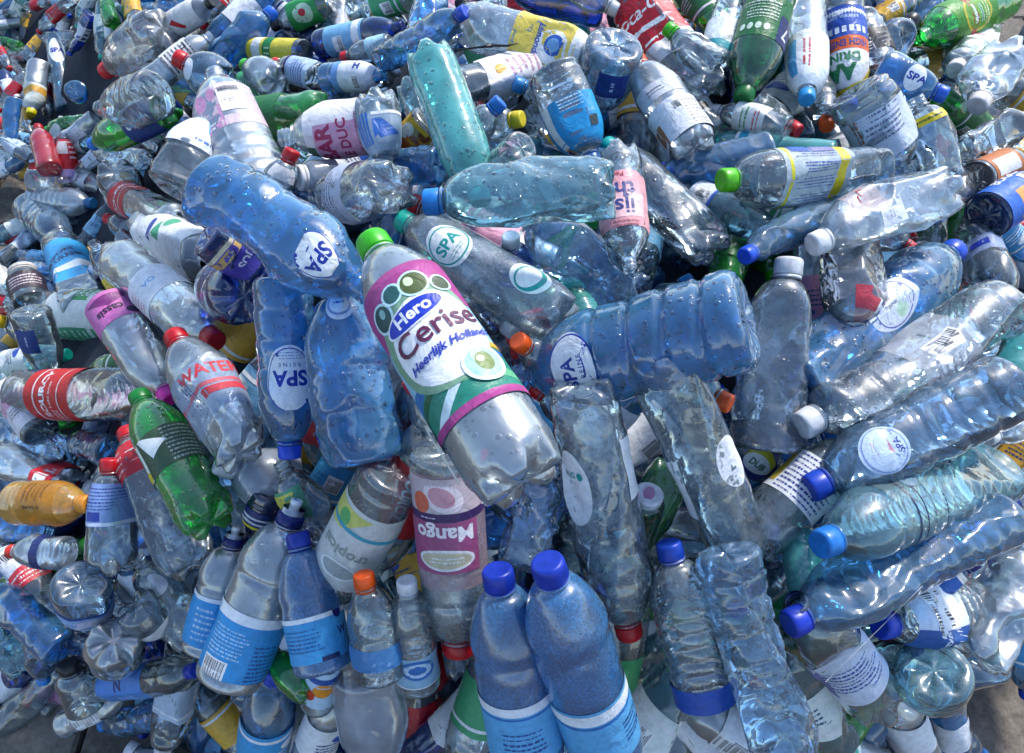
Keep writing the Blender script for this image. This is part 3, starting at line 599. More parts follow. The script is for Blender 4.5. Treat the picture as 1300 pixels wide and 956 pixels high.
B('clear bottle with white sports spout, navy collar and cyan barcode label', (374, 644), (288, 868), 88, 'frost', '#16246c', 'juice', .5, 4, .12, wet=1, neck='sport', labs=[S(.10, .46, '#2b93d2', ('r', -1.57, .36, 1.57, .62, '#e8ecf0'), ('ln', -.5, -.2, .1, .25, 8, '#a8d0ec'), ('bar', -.28, -.42, .4, .36, False), ('ln', .2, -.55, .75, .1, 10, '#1c4f90'), ('r', -1.57, -.66, 1.57, -.58, '#e8ecf0'))], ref='the sports spout bottle')
B('similar cyan label bottle with navy spout collar behind the sports spout bottle', (299, 676), (262, 830), 66, 'frost', '#16246c', 'juice', .8, -8, .12, neck='sport', labs=[S(.12, .52, '#2b93d2', ('r', -1.57, .42, 1.57, .62, '#e8ecf0'), ('r', .1, -.4, .4, .0, '#e8ecf0'), ('ln', -.4, -.4, .05, .3, 6, '#a8d0ec'))])
B('navy bottle with yellow and white striped label by the sports spout', (318, 690), (345, 620), 46, 'navy', '#16246c', 'small', 1.3, 0, .1, labs=[S(.3, .6, '#20306c', ('r', -1.57, .2, 1.57, .3, '#d8c81e'), ('r', -1.57, -.1, 1.57, .12, '#d8dce4'), ('ln', -.4, -.06, .4, .08, 2, '#20306c'))])
B('blue bottle with dark blue cap and cyan white label standing upright', (377, 676), (414, 856), 76, 'cobalt', '#1634a4', 'small', .45, -8, .08, wet=2, labs=[S(.13, .44, '#3f9ad2', ('r', -1.57, .30, 1.57, .46, '#e4e8ec'), ('e', .42, .34, .1, .1, 0, NV), ('t', 'W', .46, .02, .2, 0, NV), ('r', .0, -.42, .3, -.3, '#1c2a5c'), ('ln', -.65, -.2, .1, .2, 6, '#1c5f9a'), ('r', -1.57, -.46, 1.57, -.43, '#e4e8ec'))], name='water_bottle', ref='the upright cyan label bottle')
B('clear upside down bottle with open red ringed neck and tropical label', (406, 772), (505, 592), 84, 'clear', '#c42230', 'juice', .55, 6, .12, wet=1, neck='open', labs=[S(.20, .68, '#f0f3ef', ('p', [(-.1, -.72), (.8, -.72), (.8, -.2), (.3, -.3)], '#c8c86a'), ('e', .35, -.5, .12, .16, 0, '#5aa860'), ('r', -1.57, -.40, 1.57, -.33, '#3a9ab0'), ('t', 'tropical', .12, .06, .27, 0, '#8e9a94', dict(bold=.02)), ('e', .06, .42, .32, .17, 0, '#dfe4e4'), ('e', .06, .42, .28, .13, 0, '#9aa4a4'), clear=.35)], name='juice_bottle', ref='the tropical label bottle')
B('small clear bottle with orange cap standing in front of the tropical bottle', (461, 728), (484, 862), 70, 'pale', '#f05a0c', 'small', .15, -22, .15, wet=1, labs=[S(.2, .4, '#3f86c8', clear=.3, span=200, roll=-50)], ref='the orange capped small bottle')
B('small clear waisted bottle with white cap and blue oval label', (516, 736), (532, 872), 58, 'clear', '#dcdee2', 'small', .2, -10, .12, wet=1, labs=[S(.14, .42, '#9ac4e0', ('e', 0, .1, .4, .28, 0, '#2c6cb4'), ('e', 0, .1, .32, .2, 0, '#b9d6ec'), ('e', 0, .1, .2, .12, 0, '#2c6cb4'), ('r', -1.57, -.5, 1.57, -.4, '#e8eef2'), clear=.2)], ref='the small white capped bottle')
B('clear bottle on red cap with purple banded mango label', (584, 826), (564, 566), 88, 'clear', '#c4141e', 'juice', .35, 6, .06, wet=2, neck='wide', name='juice_bottle', labs=[S(.07, .60, '#b79aa4', ('r', -1.57, -.85, 1.57, -.31, '#c9b6bc'), ('r', -1.57, -.33, 1.57, -.20, '#3a1c58'), ('e', .08, -.58, .3, .22, -30, '#f0dfe2'), ('e', .1, -.58, .2, .14, -30, '#d89aa8'), ('e', .42, -.48, .14, .16, 0, '#d8674a'), ('bar', -.62, -.55, .14, .5, True), ('r', -.4, -.2, .8, .62, '#9c4a78'), ('t', 'Mango', .1, -.02, .32, 0, '#f2ecf0', dict(bold=.03)), ('e', .1, .4, .42, .17, 0, '#e8e8ea'), ('e', .1, .4, .37, .13, 0, '#c8bfa0'), ('ln', -.15, .34, .35, .46, 2, '#efeff0'), ('ln', .2, -.29, .5, -.24, 1, '#d8c8e8'), clear=.55, pclear=.12)], ref='the mango label bottle')
B('dark clear bottle with red label lettered in white behind the mango bottle', (474, 730), (552, 545), 66, 'clear', None, 'soda', .62, 4, .15, labs=[S(.18, .62, '#b4141e', ('t', 'SOURCY', .0, -.15, .3, 90, W_, dict(bold=.04)), ('t', 'Licht Bruis', .3, -.1, .14, 90, W_))], ref='the red lettered dark bottle')
B('misted blue bottle with royal blue cap standing beside its twin', (631, 722), (672, 965), 100, 'cobalt', '#1233a6', 'small', .3, -14, .05, wet=2, labs=[S(.12, .44, '#5ba6d8', ('r', -1.57, .36, 1.57, .5, '#e4e8ee'), ('r', -1.57, .30, 1.57, .33, '#2c6cb4'), ('ln', -.3, -.3, .3, .1, 5, '#1c4f90'))], name='water_bottle', ref='the misted blue twins')
B('misted blue bottle with royal blue cap and white banded label, larger of the twins', (694, 712), (772, 955), 106, 'cobalt', '#1233a6', 'small', .25, -14, .05, wet=2, labs=[S(.12, .42, '#5ba6d8', ('r', -1.57, .30, 1.57, .48, '#e4e8ee'), ('r', -1.57, .22, 1.57, .26, '#2c6cb4'), ('ln', .3, -.3, .8, .1, 5, '#1c4f90'))], name='water_bottle')
B('frosted clear bottle standing on red cap with white half-round label', (800, 808), (732, 486), 92, 'clear', '#c8141e', 'soda', .35, 8, .22, wet=1, labs=[S(.22, .50, '#eceeee', ('bar', .02, .3, .18, .16, False), ('t', 'SPA', .05, -.2, .14, 0, TE), ('e', -.14, -.18, .05, .06, 0, TE), oval=.28, roll=58), S(.2, .42, '#e6e8ea', span=50, roll=-72)], ref='the frosted bottle on red cap')
B('long clear wet bottle with blank white oval sticker beside the frosted bottle', (955, 735), (830, 448), 86, 'clear', None, 'soda', .45, 8, .22, wet=1, labs=[S(.34, .54, '#dfe2e8', oval=.28, roll=-46), S(.38, .62, '#e6e8ea', span=44, roll=74)], ref='the blank oval sticker bottle')
B('crushed bluish clear bottle with folded waist at the front of the heap', (1000, 1030), (930, 692), 96, 'ice', None, 'swirl', .28, -4, .55, wet=1, name='water_bottle', ref='the crushed bluish front bottle')
B('clear ribbed bottle with royal blue cap between red cap and crushed bottle', (848, 688), (898, 888), 84, 'clear', '#1540ac', 'ribbed', .4, -8, .12, wet=1, ref='the ribbed royal blue capped bottle', labs=[S(.02, .16, '#1c48a0')])
B('white lid printed magenta on a green bottle between two frosted bottles', (824, 626), (806, 690), 48, 'dgreen', '#dedfe4', 'jar', .75, -52, .05, neck='lid', ref='the magenta printed lid')
B('clear bottle with red cap wedged above the frosted bottle', (676, 490), (775, 560), 58, 'clear', '#c8141e', 'soda', .8, 0, .2)
B('clear bottle with orange cap squeezed under the big blue star base bottle', (656, 432), (735, 490), 54, 'clear', '#f05a0c', 'soda', .9, 0, .2)
B('dark blue bottle with round white cap pointing up below the pale bottle', (648, 300), (655, 352), 58, 'deep', '#eceef0', 'small', 1.2, -55, .1)
B('scrap of clear bottle with red shield label beneath the cherry label bottle', (520, 480), (600, 600), 62, 'clear', '#c4141e', 'soda', 1.0, 0, .2, labs=[S(.08, .4, '#b4141e', ('r', -1.57, .3, 1.57, .5, '#b8d0ec'))])
# ---- right
B('blue bottle with blue screw cap and shield-shaped barcode label', (1214, 316), (1012, 492), 94, 'blue', '#1a4fc8', 'water', .7, 0, .2, wet=1, labs=[S(.32, .58, '#cfd9ea', ('e', 0, 0, .36, .40, 0, '#4a5ca8'), ('e', 0, 0, .34, .38, 0, '#d3dcec'), ('bar', -.1, -.08, .3, .28, True), ('e', .16, .1, .12, .12, 0, '#b8d8c0'), ('ln', -.2, .14, .2, .3, 4, '#5a6cb0'), oval=.38, roll=4)], name='water_bottle', ref='the blue shield label bottle')
B('clear wet bottle with white cap and black barcode on clear label', (1016, 542), (1280, 392), 98, 'clear', '#d6dade', 'juice', .6, 0, .22, wet=1, labs=[S(.30, .56, '#c9ccd4', ('bar', .1, -.05, .4, .5, True), ('ln', -.6, -.3, -.1, .3, 5, '#9098a8'), clear=.55)], ref='the clear barcode bottle')
B('light blue translucent bottle with blue cap and faded shield label', (1026, 622), (1290, 486), 94, 'ice', '#1440b4', 'water', .5, 0, .16, wet=0, labs=[S(.60, .80, '#b9cde6', ('e', 0, 0, .32, .3, 0, '#7f98cc'), ('e', 0, 0, .3, .28, 0, '#bccfe8'), ('r', -.08, -.1, .16, .12, '#c88aa0'), ('t', 'SPA', -.02, -.2, .12, 0, BL), oval=.34)], name='water_bottle', ref='the light blue shield bottle')
B('clear greenish bottle with sky blue cap and dark pen lines', (1040, 692), (1270, 598), 92, 'aqua', '#1f78cc', 'ribbed', .45, 0, .15, labs=[S(.36, .72, '#9fb8b8', ('r', -1.57, .42, 1.57, .45, '#16284c'), ('r', -1.57, .26, 1.57, .29, '#16284c'), ('r', -1.57, .1, 1.57, .12, '#16284c'), ('ln', -.6, -.2, .2, -.1, 1, '#2a3f5c'), ('t', '23', .5, -.3, .2, 0, '#1c2a44'), ('e', .35, .2, .14, .14, 0, '#5f7f94'), clear=.82)], ref='the greenish pen line bottle')
B('bluish clear creased bottle with royal blue cap, lowest of the row', (1000, 794), (1276, 648), 92, 'steel', '#1636b4', 'water', .35, 0, .3, name='water_bottle', ref='the creased royal blue capped bottle')
B('clear bottle with blue and white barcode label, base outward', (1116, 796), (1244, 766), 82, 'pale', '#1740b8', 'small', .6, 26, .3, labs=[S(.34, .82, '#d6dfea', ('r', -1.57, -.6, 1.57, -.3, '#d6dfea'), ('bar', .15, -.02, .9, .66, False), ('r', -1.57, -.9, -.28, .9, '#1c5098'), ('t', 'SPA', -.5, .0, .3, 0, '#cfe0f4'))], ref='the blue barcode bottle')
B('clear bottle with big white label of blue print slipping off the front', (1008, 762), (1118, 900), 84, 'clear', None, 'soda', .55, 8, .15, labs=[S(.24, .66, '#cfd8ea', ('ln', -.5, -.35, .5, .35, 7, '#2c48a0'), ('r', -.78, -.6, -.5, .6, '#6f6ea8'), ('ln', .1, -.5, .5, -.38, 1, '#3a62b8'))], ref='the white blue print label')
B('clear bottle with white label edged dark blue under the light blue bottle', (1092, 552), (950, 690), 78, 'clear', None, 'soda', .8, 5, .12, wet=1, labs=[S(.34, .66, '#dcdfe2', ('ln', -.5, -.4, .5, .4, 9, '#3f4a8c'), ('r', -1.57, -.58, 1.57, -.48, '#1c3c98'), ('r', -.75, -.3, -.55, .4, '#b8a02a'))], ref='the dark blue edged label')
B('round greenish rimmed bottle base facing outward at the front', (1175, 885), (1188, 846), 92, 'aqua', None, 'ribbed', .3, 64, .06, ref='the greenish round base')
B('crumpled clear sheet-like bottle lying against the paving', (1316, 680), (1236, 838), 96, 'frost', None, 'soda', .5, 6, .85)
B('finely ribbed crushed clear bottle at the corner of the heap', (1196, 884), (1290, 760), 76, 'ice', None, 'ribbed', .65, 0, .65)
B('clear bottle with navy cap at the edge above the orange cap', (1278, 646), (1350, 592), 56, 'frost', '#122a84', 'soda', .5, -8, .3)
B('small clear bottle with orange cap by the paving', (1276, 676), (1318, 700), 34, 'clear', '#f0641c', 'small', .8, 0, .3)
B('dark clear bottle of fine ribs and white cap leaning by the blue shield label', (1002, 328), (976, 580), 92, 'clear', '#d3d6da', 'ribbed', 1.2, 4, .4, wet=1, ref='the dark finely ribbed bottle')
B('clear bottle with navy cap hanging down by the blue cap', (1280, 388), (1232, 292), 58, 'clear', '#16389c', 'soda', 1.0, -6, .25, labs=[S(.3, .5, '#9fb4dc', ('r', -.2, -.1, .2, .1, BL), clear=.4)])
B('bottle with sea green cap behind the clear barcode bottle', (1226, 370), (1300, 402), 48, 'aqua', '#17a67c', 'soda', 1.0, 0, .2)
B('pale teal bottle at the edge beside the clear barcode bottle', (1345, 350), (1284, 490), 62, 'teal', None, 'soda', .9, 0, .3)
B('bottle in blue sleeve with orange and yellow panel at the edge', (1322, 226), (1250, 276), 60, 'deep', '#1740b8', 'small', .8, 10, .08, labs=[S(.06, .9, '#1b5fc0', ('r', -.1, -.5, .3, .35, '#e0a050'), ('r', .3, -.5, .55, .0, '#d8c01c'), ('t', 'BOGO', -.55, -.1, .3, 90, W_, dict(bold=.03)), ('bar', -.3, .2, .2, .3, True))], ref='the blue and orange sleeve')
B('jar with amber label and yellow lid near the blue and orange sleeve', (1292, 204), (1238, 228), 46, 'warm', '#d8a01c', 'jar', 1.0, 0, .05, neck='lid', labs=[S(.1, .72, '#b8682a', ('r', -.3, -.5, .2, .5, '#e0dcd4'))], name='plastic_jar')
B('clear bottle with round red cap behind the blue screw cap', (1160, 320), (1112, 284), 48, 'clear', '#d01824', 'small', 1.2, -20, .2)
B('greyish clear bottle with bulging dented base near the amber jar', (1196, 356), (1250, 318), 62, 'warm', None, 'soda', 1.1, 30, .4)
B('dusty clear bottle with milky cap below the crushed lobed base', (1210, 262), (1226, 208), 44, 'warm', '#d8d8da', 'small', 1.2, -6, .3)
# ---- upper left and top
B('clear bottle with white and pink water label and drops', (356, 176), (506, 152), 72, 'frost', None, 'soda', 1.1, 0, .12, wet=1, labs=[S(.28, .74, '#e9e6ea', ('r', -.75, .60, .1, .66, '#c8508a'), ('p', [(-.75, -.75), (.12, -.75), (.12, .3), (-.3, .34), (-.75, .3)], '#d8a0bc'), ('t', 'BAR', -.28, .12, .40, 0, '#a8285c', dict(bold=.04)), ('t', 'LE DUC', -.25, -.24, .25, 0, '#a8285c', dict(bold=.03)), ('t', 'Natuurlijk mineraalwater', -.25, -.5, .1, 0, '#8a2450'), ('r', -.7, .36, -.3, .56, '#4a6a4c'))], ref='the pink water label')
B('clear bottle with glossy red cap pointing up beside the pink water label', (372, 190), (350, 240), 44, 'clear', '#c4141e', 'soda', .9, -30, .15, labs=[S(.3, .6, '#d8d8da', span=100)])
B('clear bottle with blue arrow print standing base up by the pink label', (496, 220), (477, 120), 56, 'clear', None, 'soda', 1.0, 12, .25, wet=1, labs=[S(.30, .78, '#a9c2de', ('p', [(-.5, .1), (-.1, -.3), (.15, -.3), (.15, .15), (.05, .1), (.0, .2)], '#1c5cb0'), *[('r', .25 + k * .1, -.6, .31 + k * .1, .3, '#2c6cb8') for k in range(4)], ('r', -.7, -.45, .15, -.38, W_), clear=.45)])
B('clear bottle with white band showing its five lobed base', (400, 252), (505, 240), 78, 'clear', None, 'soda', .7, 40, .2, wet=1, labs=[S(.36, .62, '#bcc5d8', ('ln', -.5, -.1, .5, .3, 5, '#4a5070'), ('r', -1.57, .34, 1.57, .4, '#5fa6dc'))], ref='the white banded lobed base')
B('deep blue crumpled bottle under the white banded lobed base', (462, 214), (562, 210), 52, 'blue', None, 'water', 1.2, 0, .45, name='water_bottle')
B('cream bottle with wide white lid under the glossy red cap', (378, 226), (428, 222), 42, 'milk', '#e6e7e8', 'jar', 1.1, -10, .1, neck='lid', labs=[S(.3, .6, '#3a8fd0', span=80, roll=-60)])
B('bottle with orange and yellow cartoon coloured label beside the teal bottle', (506, 196), (548, 150), 44, 'clear', None, 'small', 1.6, 0, .2, labs=[S(.15, .85, '#e0b01c', ('e', -.1, .1, .3, .35, 0, '#d8641c'), ('e', .25, -.2, .2, .25, 0, '#f0ede0'), ('e', -.25, -.4, .2, .15, 0, '#7a3a14'))])
B('short blue bottle with white barcode label above the pink water label', (488, 96), (412, 99), 38, 'blue', None, 'small', 1.3, 10, .08, labs=[S(.28, .9, '#e4e8ee', ('r', -1.57, -.9, 1.57, -.55, '#6fa2dc'), ('bar', .2, .1, .5, .45, False), ('t', 'H', -.4, .2, .34, 90, '#1c3c98', dict(bold=.05)))])
B('long blue bottle lying aslant with royal blue cap at the back', (592, 14), (482, 80), 38, 'steel', '#1a4cc4', 'water', 1.4, 0, .15, name='water_bottle', ref='the long slanting blue bottle')
B('clear bottle with red cap crossed by the long slanting blue bottle', (434, 74), (500, 58), 32, 'clear', '#d4202a', 'small', 1.6, 0, .15, labs=[S(.1, .45, '#a8d0e2', ('ln', -.4, -.3, .4, .3, 4, W_))])
B('bottle with light blue barcode label and navy cap at the back', (512, 34), (402, 58), 38, 'deep', '#14286c', 'water', 1.8, 0, .1, labs=[S(.18, .62, '#7fb8dc', ('bar', .1, -.2, .5, .4, False), ('r', -1.57, .4, 1.57, .7, W_))], name='water_bottle')
B('clear bottle with green and white label along the far ridge', (346, 34), (424, 0), 36, 'clear', '#17171b', 'small', 2.0, 0, .2, labs=[S(.2, .66, '#2f9a4c', ('e', 0, 0, .35, .4, 0, '#bfe0c0'), ('e', .05, 0, .12, .14, 0, '#c8202c'))])
B('small bottle in yellow and green sleeve with dark green lid', (314, 63), (388, 67), 32, 'clear', '#0c6a30', 'jar', 1.7, 0, .05, neck='lid', labs=[S(.08, .86, '#d8c838', ('r', -1.57, .5, 1.57, 1.0, '#e4e8e4'), ('r', -1.57, -.1, 1.57, .35, '#1c7a3c'), ('lc', -.2, -.05, .2, .3, 2, '#dfe6c0'))])
B('clear bottle with purple and pale blue label and ridged red cap', (348, 80), (406, 98), 36, 'clear', '#d4202a', 'small', 1.5, 0, .15, labs=[S(.1, .6, '#a9c0e0', ('r', -1.57, .35, 1.57, .7, '#3a1c60'), ('ln', -.5, -.4, .5, .2, 5, '#4a5a9c'))])
B('clear bottle with blue cap behind the long slanting blue bottle', (594, 50), (540, 66), 34, 'clear', '#1740b8', 'small', 1.9, 0, .2)
B('clear bottle with white and crimson bordered label beside the teal bottle', (716, 84), (574, 104), 54, 'clear', None, 'soda', 1.8, 0, .15, wet=1, labs=[S(.25, .78, '#e6e2e6', ('r', -1.57, -1.1, 1.57, -.86, '#b4285c'), ('r', -1.57, .8, 1.57, 1.1, '#b4285c'), ('t', 'C', .5, .45, .5, 0, '#b4285c', dict(bold=.04)), ('e', -.3, -.4, .15, .15, 0, '#d8a83c'), ('ln', -.6, -.2, .1, .6, 5, '#c890a8'))], ref='the crimson bordered label')
B('dark clear bottle with blue cap facing out beside the teal bottle', (637, 128), (596, 168), 44, 'clear', '#1f72cc', 'soda', 1.5, -30, .2)
B('clear bottle with blue and white cap beside the cyan can label', (652, 106), (700, 122), 36, 'clear', '#2a8ad0', 'small', 1.7, -20, .2)
B('clear bottle with small yellow cap beside the teal bottle', (664, 151), (602, 158), 46, 'clear', '#d8c01c', 'soda', 1.6, 0, .25, wet=1)
B('clear bottle neck with round dished base by the cyan can label', (620, 222), (664, 186), 44, 'clear', '#19a6c0', 'small', 1.5, 35, .1)
B('clear bottle with grey cap at the far top beside the red cola label', (784, 14), (728, -16), 36, 'clear', '#bfc4cc', 'soda', 2.0, 0, .2)
B('dark blue bottle lying behind the yellow lemonade label', (640, -12), (770, 14), 44, 'deep', None, 'water', 2.1, 0, .2, name='water_bottle')
B('small clear bottle with white barcode label beside the dark green bottle', (902, 96), (938, -12), 48, 'clear', None, 'small', 1.6, 0, .15, labs=[S(.48, .86, '#d9e0e0', ('bar', -.25, -.1, .4, .34, False), ('r', -1.57, .2, 1.57, .4, '#3fa8b0'))])
B('large ribbed clear bottle with pink barcode label', (272, 92), (338, 260), 88, 'frost', None, 'ribbed', 1.0, 6, .22, wet=0, labs=[S(.42, .74, '#d9c4cf', ('r', -1.57, .48, 1.57, .56, '#c8a0b8'), ('bar', .12, .1, .34, .55, True), ('r', -.7, -.5, -.06, .0, '#c890b4'), ('ln', -.6, -.4, -.12, -.25, 2, W_), ('e', -.35, .2, .1, .16, 0, '#c48ab0'), ('e', -.15, .25, .08, .12, 0, '#c48ab0'), clear=.2)], ref='the pink barcode label')
B('clear bottle with big white label and domed dented base', (278, 138), (224, 246), 80, 'clear', None, 'juice', .75, 36, .35, labs=[S(.42, .88, '#e4e8ee', ('p', [(-.1, .2), (.1, .3), (.05, -.1)], '#3f98d8'), ('ln', -.1, -.3, .35, -.2, 1, '#3a6ab8'))], ref='the big white label')
B('clear bottle with red script cola label near the domed dented base', (230, 278), (150, 248), 46, 'frost', None, 'soda', 1.3, 0, .2, labs=[S(.12, .42, '#bf1828', ('t', 'Coca-Cola', 0, .0, .36, 0, W_, dict(shear=.35, bold=.02)), ('r', -1.57, .38, 1.57, .44, W_))], ref='the small cola label')
B('clear bottle end showing a star of lobes above the small cola label', (158, 248), (146, 216), 56, 'clear', None, 'soda', .7, 62, .15, ref='the clear star base')
B('green bottle with navy label and blue cap', (116, 184), (218, 136), 44, 'green', '#2277d8', 'soda', 1.3, 0, .1, labs=[S(.10, .46, '#1c3a7c', ('t', 'Sprite', 0, .0, .4, 90, W_, dict(bold=.03)))], ref='the green bottle with blue cap')
B('clear ridged bottle lying over the green bottle with blue cap', (126, 138), (200, 120), 64, 'clear', None, 'ribbed', .9, 40, .3)
B('clear bottle with glossy red cap and white round sticker', (226, 74), (288, 108), 58, 'ice', '#c41420', 'soda', 1.1, -24, .12, labs=[S(.5, .86, '#dfe4ec', oval=.36, roll=-20)], ref='the white round sticker')
B('silvery bottle with white printed label under the white round sticker', (270, 44), (182, 112), 36, 'frost', None, 'small', 1.5, 0, .1, labs=[S(.36, .72, '#e4e4e6', ('ln', -.5, -.6, .5, .6, 8, '#55585f'), ('t', 'TL', -.3, .3, .3, 0, '#222222'))])
B('big clear bottle with crossed ridged base near the white bottle', (132, 92), (208, 34), 60, 'warm', '#d4202a', 'soda', 1.2, 28, .25)
B('white bottle with black cap and red mark', (270, 2), (196, 48), 34, 'milk', '#17171a', 'small', 1.6, 0, .05, labs=[S(.1, .8, '#e2dfda', ('p', [(-.2, .1), (.2, .5), (.3, .4), (-.1, -.1)], '#c41c24'))], ref='the white black capped bottle')
B('crinkled blue bottle rising beside the yellow and green sleeve', (348, 14), (264, 78), 46, 'blue', '#1f6ad8', 'water', 1.6, 0, .5, name='water_bottle', ref='the crinkled blue bottle')
B('clear bottle with lime green cap under the dark green lid', (310, 82), (352, 104), 44, 'frost', '#52c21c', 'soda', 1.4, -10, .2)
B('clear bottle with royal blue cap beside the big white label', (228, 132), (192, 156), 34, 'clear', '#1640b0', 'soda', 1.5, 0, .2)
B('slim blue bottle with small white oval label on the far slope', (68, 38), (84, 142), 24, 'steel', '#1a4cc4', 'water', 1.4, 0, .1, labs=[S(.52, .82, '#e4e8ee', ('t', 'SPA', 0, 0, .4, 0, BL, dict(bold=.05)), oval=.42)], name='water_bottle', ref='the slim blue bottle')
B('blue bottle end with starry base by the slim blue bottle', (104, 128), (95, 112), 28, 'blue', None, 'water', 1.2, 62, .1, name='water_bottle')
B('pale bottle with yellow cap on the far slope', (39, 146), (52, 80), 30, 'frost', '#d8cc14', 'small', 1.4, 0, .2, labs=[S(.5, .9, '#d5dcd4', ('r', -1, -.4, 1, -.1, '#d8a03c'))], ref='the yellow capped bottle')
B('opaque red bottle standing out of the far slope', (48, 160), (64, 218), 30, 'red', '#b81820', 'small', 1.0, 0, .1, ref='the opaque red bottle')
B('bottle with red and white label beside the opaque red bottle', (80, 168), (88, 236), 26, 'clear', None, 'small', 1.2, 0, .1, labs=[S(.3, .95, '#c4202c', ('r', -.5, -.1, .1, .5, '#d8d4d4'), ('ln', .15, -.4, .6, .6, 4, '#f0d0d0')), S(.05, .3, '#b79ad0')])
B('clear ribbed bottle with petrol blue cap lying under the opaque red bottle', (119, 258), (42, 254), 36, 'frost', '#1a5f94', 'ribbed', 1.1, 0, .1, ref='the petrol blue capped bottle')
B('large pale blue bottle with star base below the petrol blue cap', (84, 306), (36, 262), 46, 'ice', '#1a5fc4', 'water', 1.2, 30, .15, name='water_bottle')
B('clear bottle with bright red cap above the white wrapped bottle', (134, 276), (178, 296), 36, 'clear', '#d41a24', 'small', 1.5, -15, .2)
B('crumpled clear bottle leaning on the opaque red bottle', (90, 230), (36, 234), 34, 'warm', None, 'small', 1.05, 0, .5)
B('clear bottle with cream lid and dark label beside the sport drink', (28, 342), (42, 386), 44, 'clear', '#cfcac2', 'jar', 1.3, -25, .1, neck='lid', labs=[S(.2, .7, '#3a2f38', ('ln', -.5, -.2, .5, .2, 4, '#d8c8d0'))])
B('clear bottle with yellow cap below the cream lid', (-2, 407), (50, 420), 42, 'clear', '#e0b81c', 'soda', 1.6, 0, .2)
B('bottle with white and pink peeling label beside the scarlet label', (2, 478), (54, 552), 46, 'clear', None, 'juice', 1.0, 0, .2, labs=[S(.08, .8, '#e2dadd', ('r', -1.57, -.1, 1.57, .35, '#d898b4'), ('e', .2, -.6, .14, .14, 0, NV), ('ln', -.5, -.5, .0, -.2, 3, '#7a6a74'))])
B('big pale blue bottle at the side below the pink peeling label', (-26, 540), (90, 586), 54, 'ice', None, 'soda', 1.3, 0, .3)
B('blue bottle with navy collar under the scarlet label bottle', (92, 558), (142, 574), 40, 'steel', '#14204c', 'small', 1.3, -20, .3)
B('clear bottle with red strip behind the small orange juice bottle', (-24, 574), (88, 612), 50, 'frost', None, 'soda', 1.2, 0, .25, labs=[S(.06, .26, '#c42430', ('r', -.2, -.15, .1, .15, W_))])
B('blue bottle lying under the small orange juice bottle', (62, 676), (-20, 650), 52, 'steel', None, 'water', 1.4, 0, .3, name='water_bottle')
B('long blue translucent bottle at the lower side of the heap', (-14, 742), (80, 828), 46, 'blue', None, 'water', .9, 0, .3, name='water_bottle')
B('crushed greenish clear bottle by the boards', (-6, 800), (34, 850), 48, 'aqua', None, 'soda', 1.0, 0, .7)
B('light blue bottle with blue cap at the foot of the heap', (56, 866), (46, 796), 42, 'ice', '#2a86d8', 'water', .9, 0, .3, name='water_bottle')
B('wide necked clear bottle with black ring at the foot of the heap', (86, 842), (110, 900), 48, 'clear', '#1c1c22', 'jar', .8, -20, .1, neck='wide')
B('dark bottle with navy cap between two base ends', (84, 812), (126, 828), 34, 'navy', '#14286c', 'small', 1.1, 0, .1)
B('crumpled clear bottle with white oval sticker behind the cyan labels', (172, 706), (254, 812), 60, 'clear', None, 'soda', 1.1, 0, .6, labs=[S(.5, .72, '#cfd2d8', oval=.24)])
B('milky jug behind the green bottle', (288, 590), (372, 622), 84, 'milk', '#c9ccd2', 'jug', 1.5, 0, .15, name='milk_jug')
B('crumpled clear bottle with green and yellow label below the blue capped bottle', (356, 584), (424, 696), 66, 'clear', None, 'soda', 1.1, 0, .6, labs=[S(.4, .75, '#5aa07a', ('r', -.5, -.2, .3, .3, '#d8d05a'), span=120, roll=-40)])
B('domed milky jug at the front of the heap', (482, 990), (462, 838), 92, 'milk', '#d8dade', 'jug', .9, 20, .08, name='milk_jug')
B('green bottle with lime cap at the foot of the sports spout bottle', (338, 824), (398, 880), 46, 'green', '#2fa82a', 'soda', .8, 0, .1)
B('small bottle with orange and blue picture label at the front', (418, 822), (402, 896), 40, 'clear', '#d8dade', 'small', .8, 0, .1, labs=[S(.2, .75, '#b8d4ea', ('e', .1, .1, .3, .3, 0, '#e0902c'), ('e', -.3, -.2, .2, .25, 0, '#c43c24'), ('r', -.75, .4, .75, .6, '#1c4fa0'))])
B('crumpled bluish bottle between the cherry label and frosted bottles', (702, 588), (668, 730), 84, 'ice', None, 'water', .9, 0, .7, wet=1, name='water_bottle')
B('blue bottle lying in shade beside the mango label', (596, 600), (712, 652), 84, 'steel', None, 'water', 1.3, 0, .3, name='water_bottle')
B('green bottle in shade behind the magenta printed lid', (800, 712), (858, 590), 58, 'dgreen', '#2f8a2a', 'soda', 1.2, 0, .2)
B('clear greenish bottle with orange cap under the big blue star base bottle', (928, 514), (866, 486), 54, 'aqua', '#ee5a12', 'small', 1.1, 0, .2)
B('navy bottle with yellow and white round label in the shade', (1000, 614), (926, 552), 60, 'navy', None, 'soda', 1.2, 0, .1, labs=[S(.2, .6, '#1c2a7c', ('e', 0, 0, .3, .4, 0, '#c8c02a'), ('e', .1, 0, .22, .34, 0, '#dfe4e0'), ('t', 'DUB', .1, 0, .2, 90, '#1c5a3a', dict(bold=.03)))])
B('teal bottle in shade under the greenish pen line bottle', (1006, 640), (1030, 768), 50, 'teal', None, 'small', 1.1, 0, .1)
B('green bottle in shade by the crushed bluish front bottle', (1060, 848), (1000, 790), 60, 'dgreen', '#1c7a2c', 'soda', 1.0, 0, .2)
B('bottle with navy cap and blue white label behind the barcode bottle', (1240, 710), (1168, 752), 40, 'deep', '#16206c', 'small', .9, 0, .1, labs=[S(.2, .7, '#2c62b4', ('r', -1.57, .3, 1.57, .6, '#e4e4dc'))])
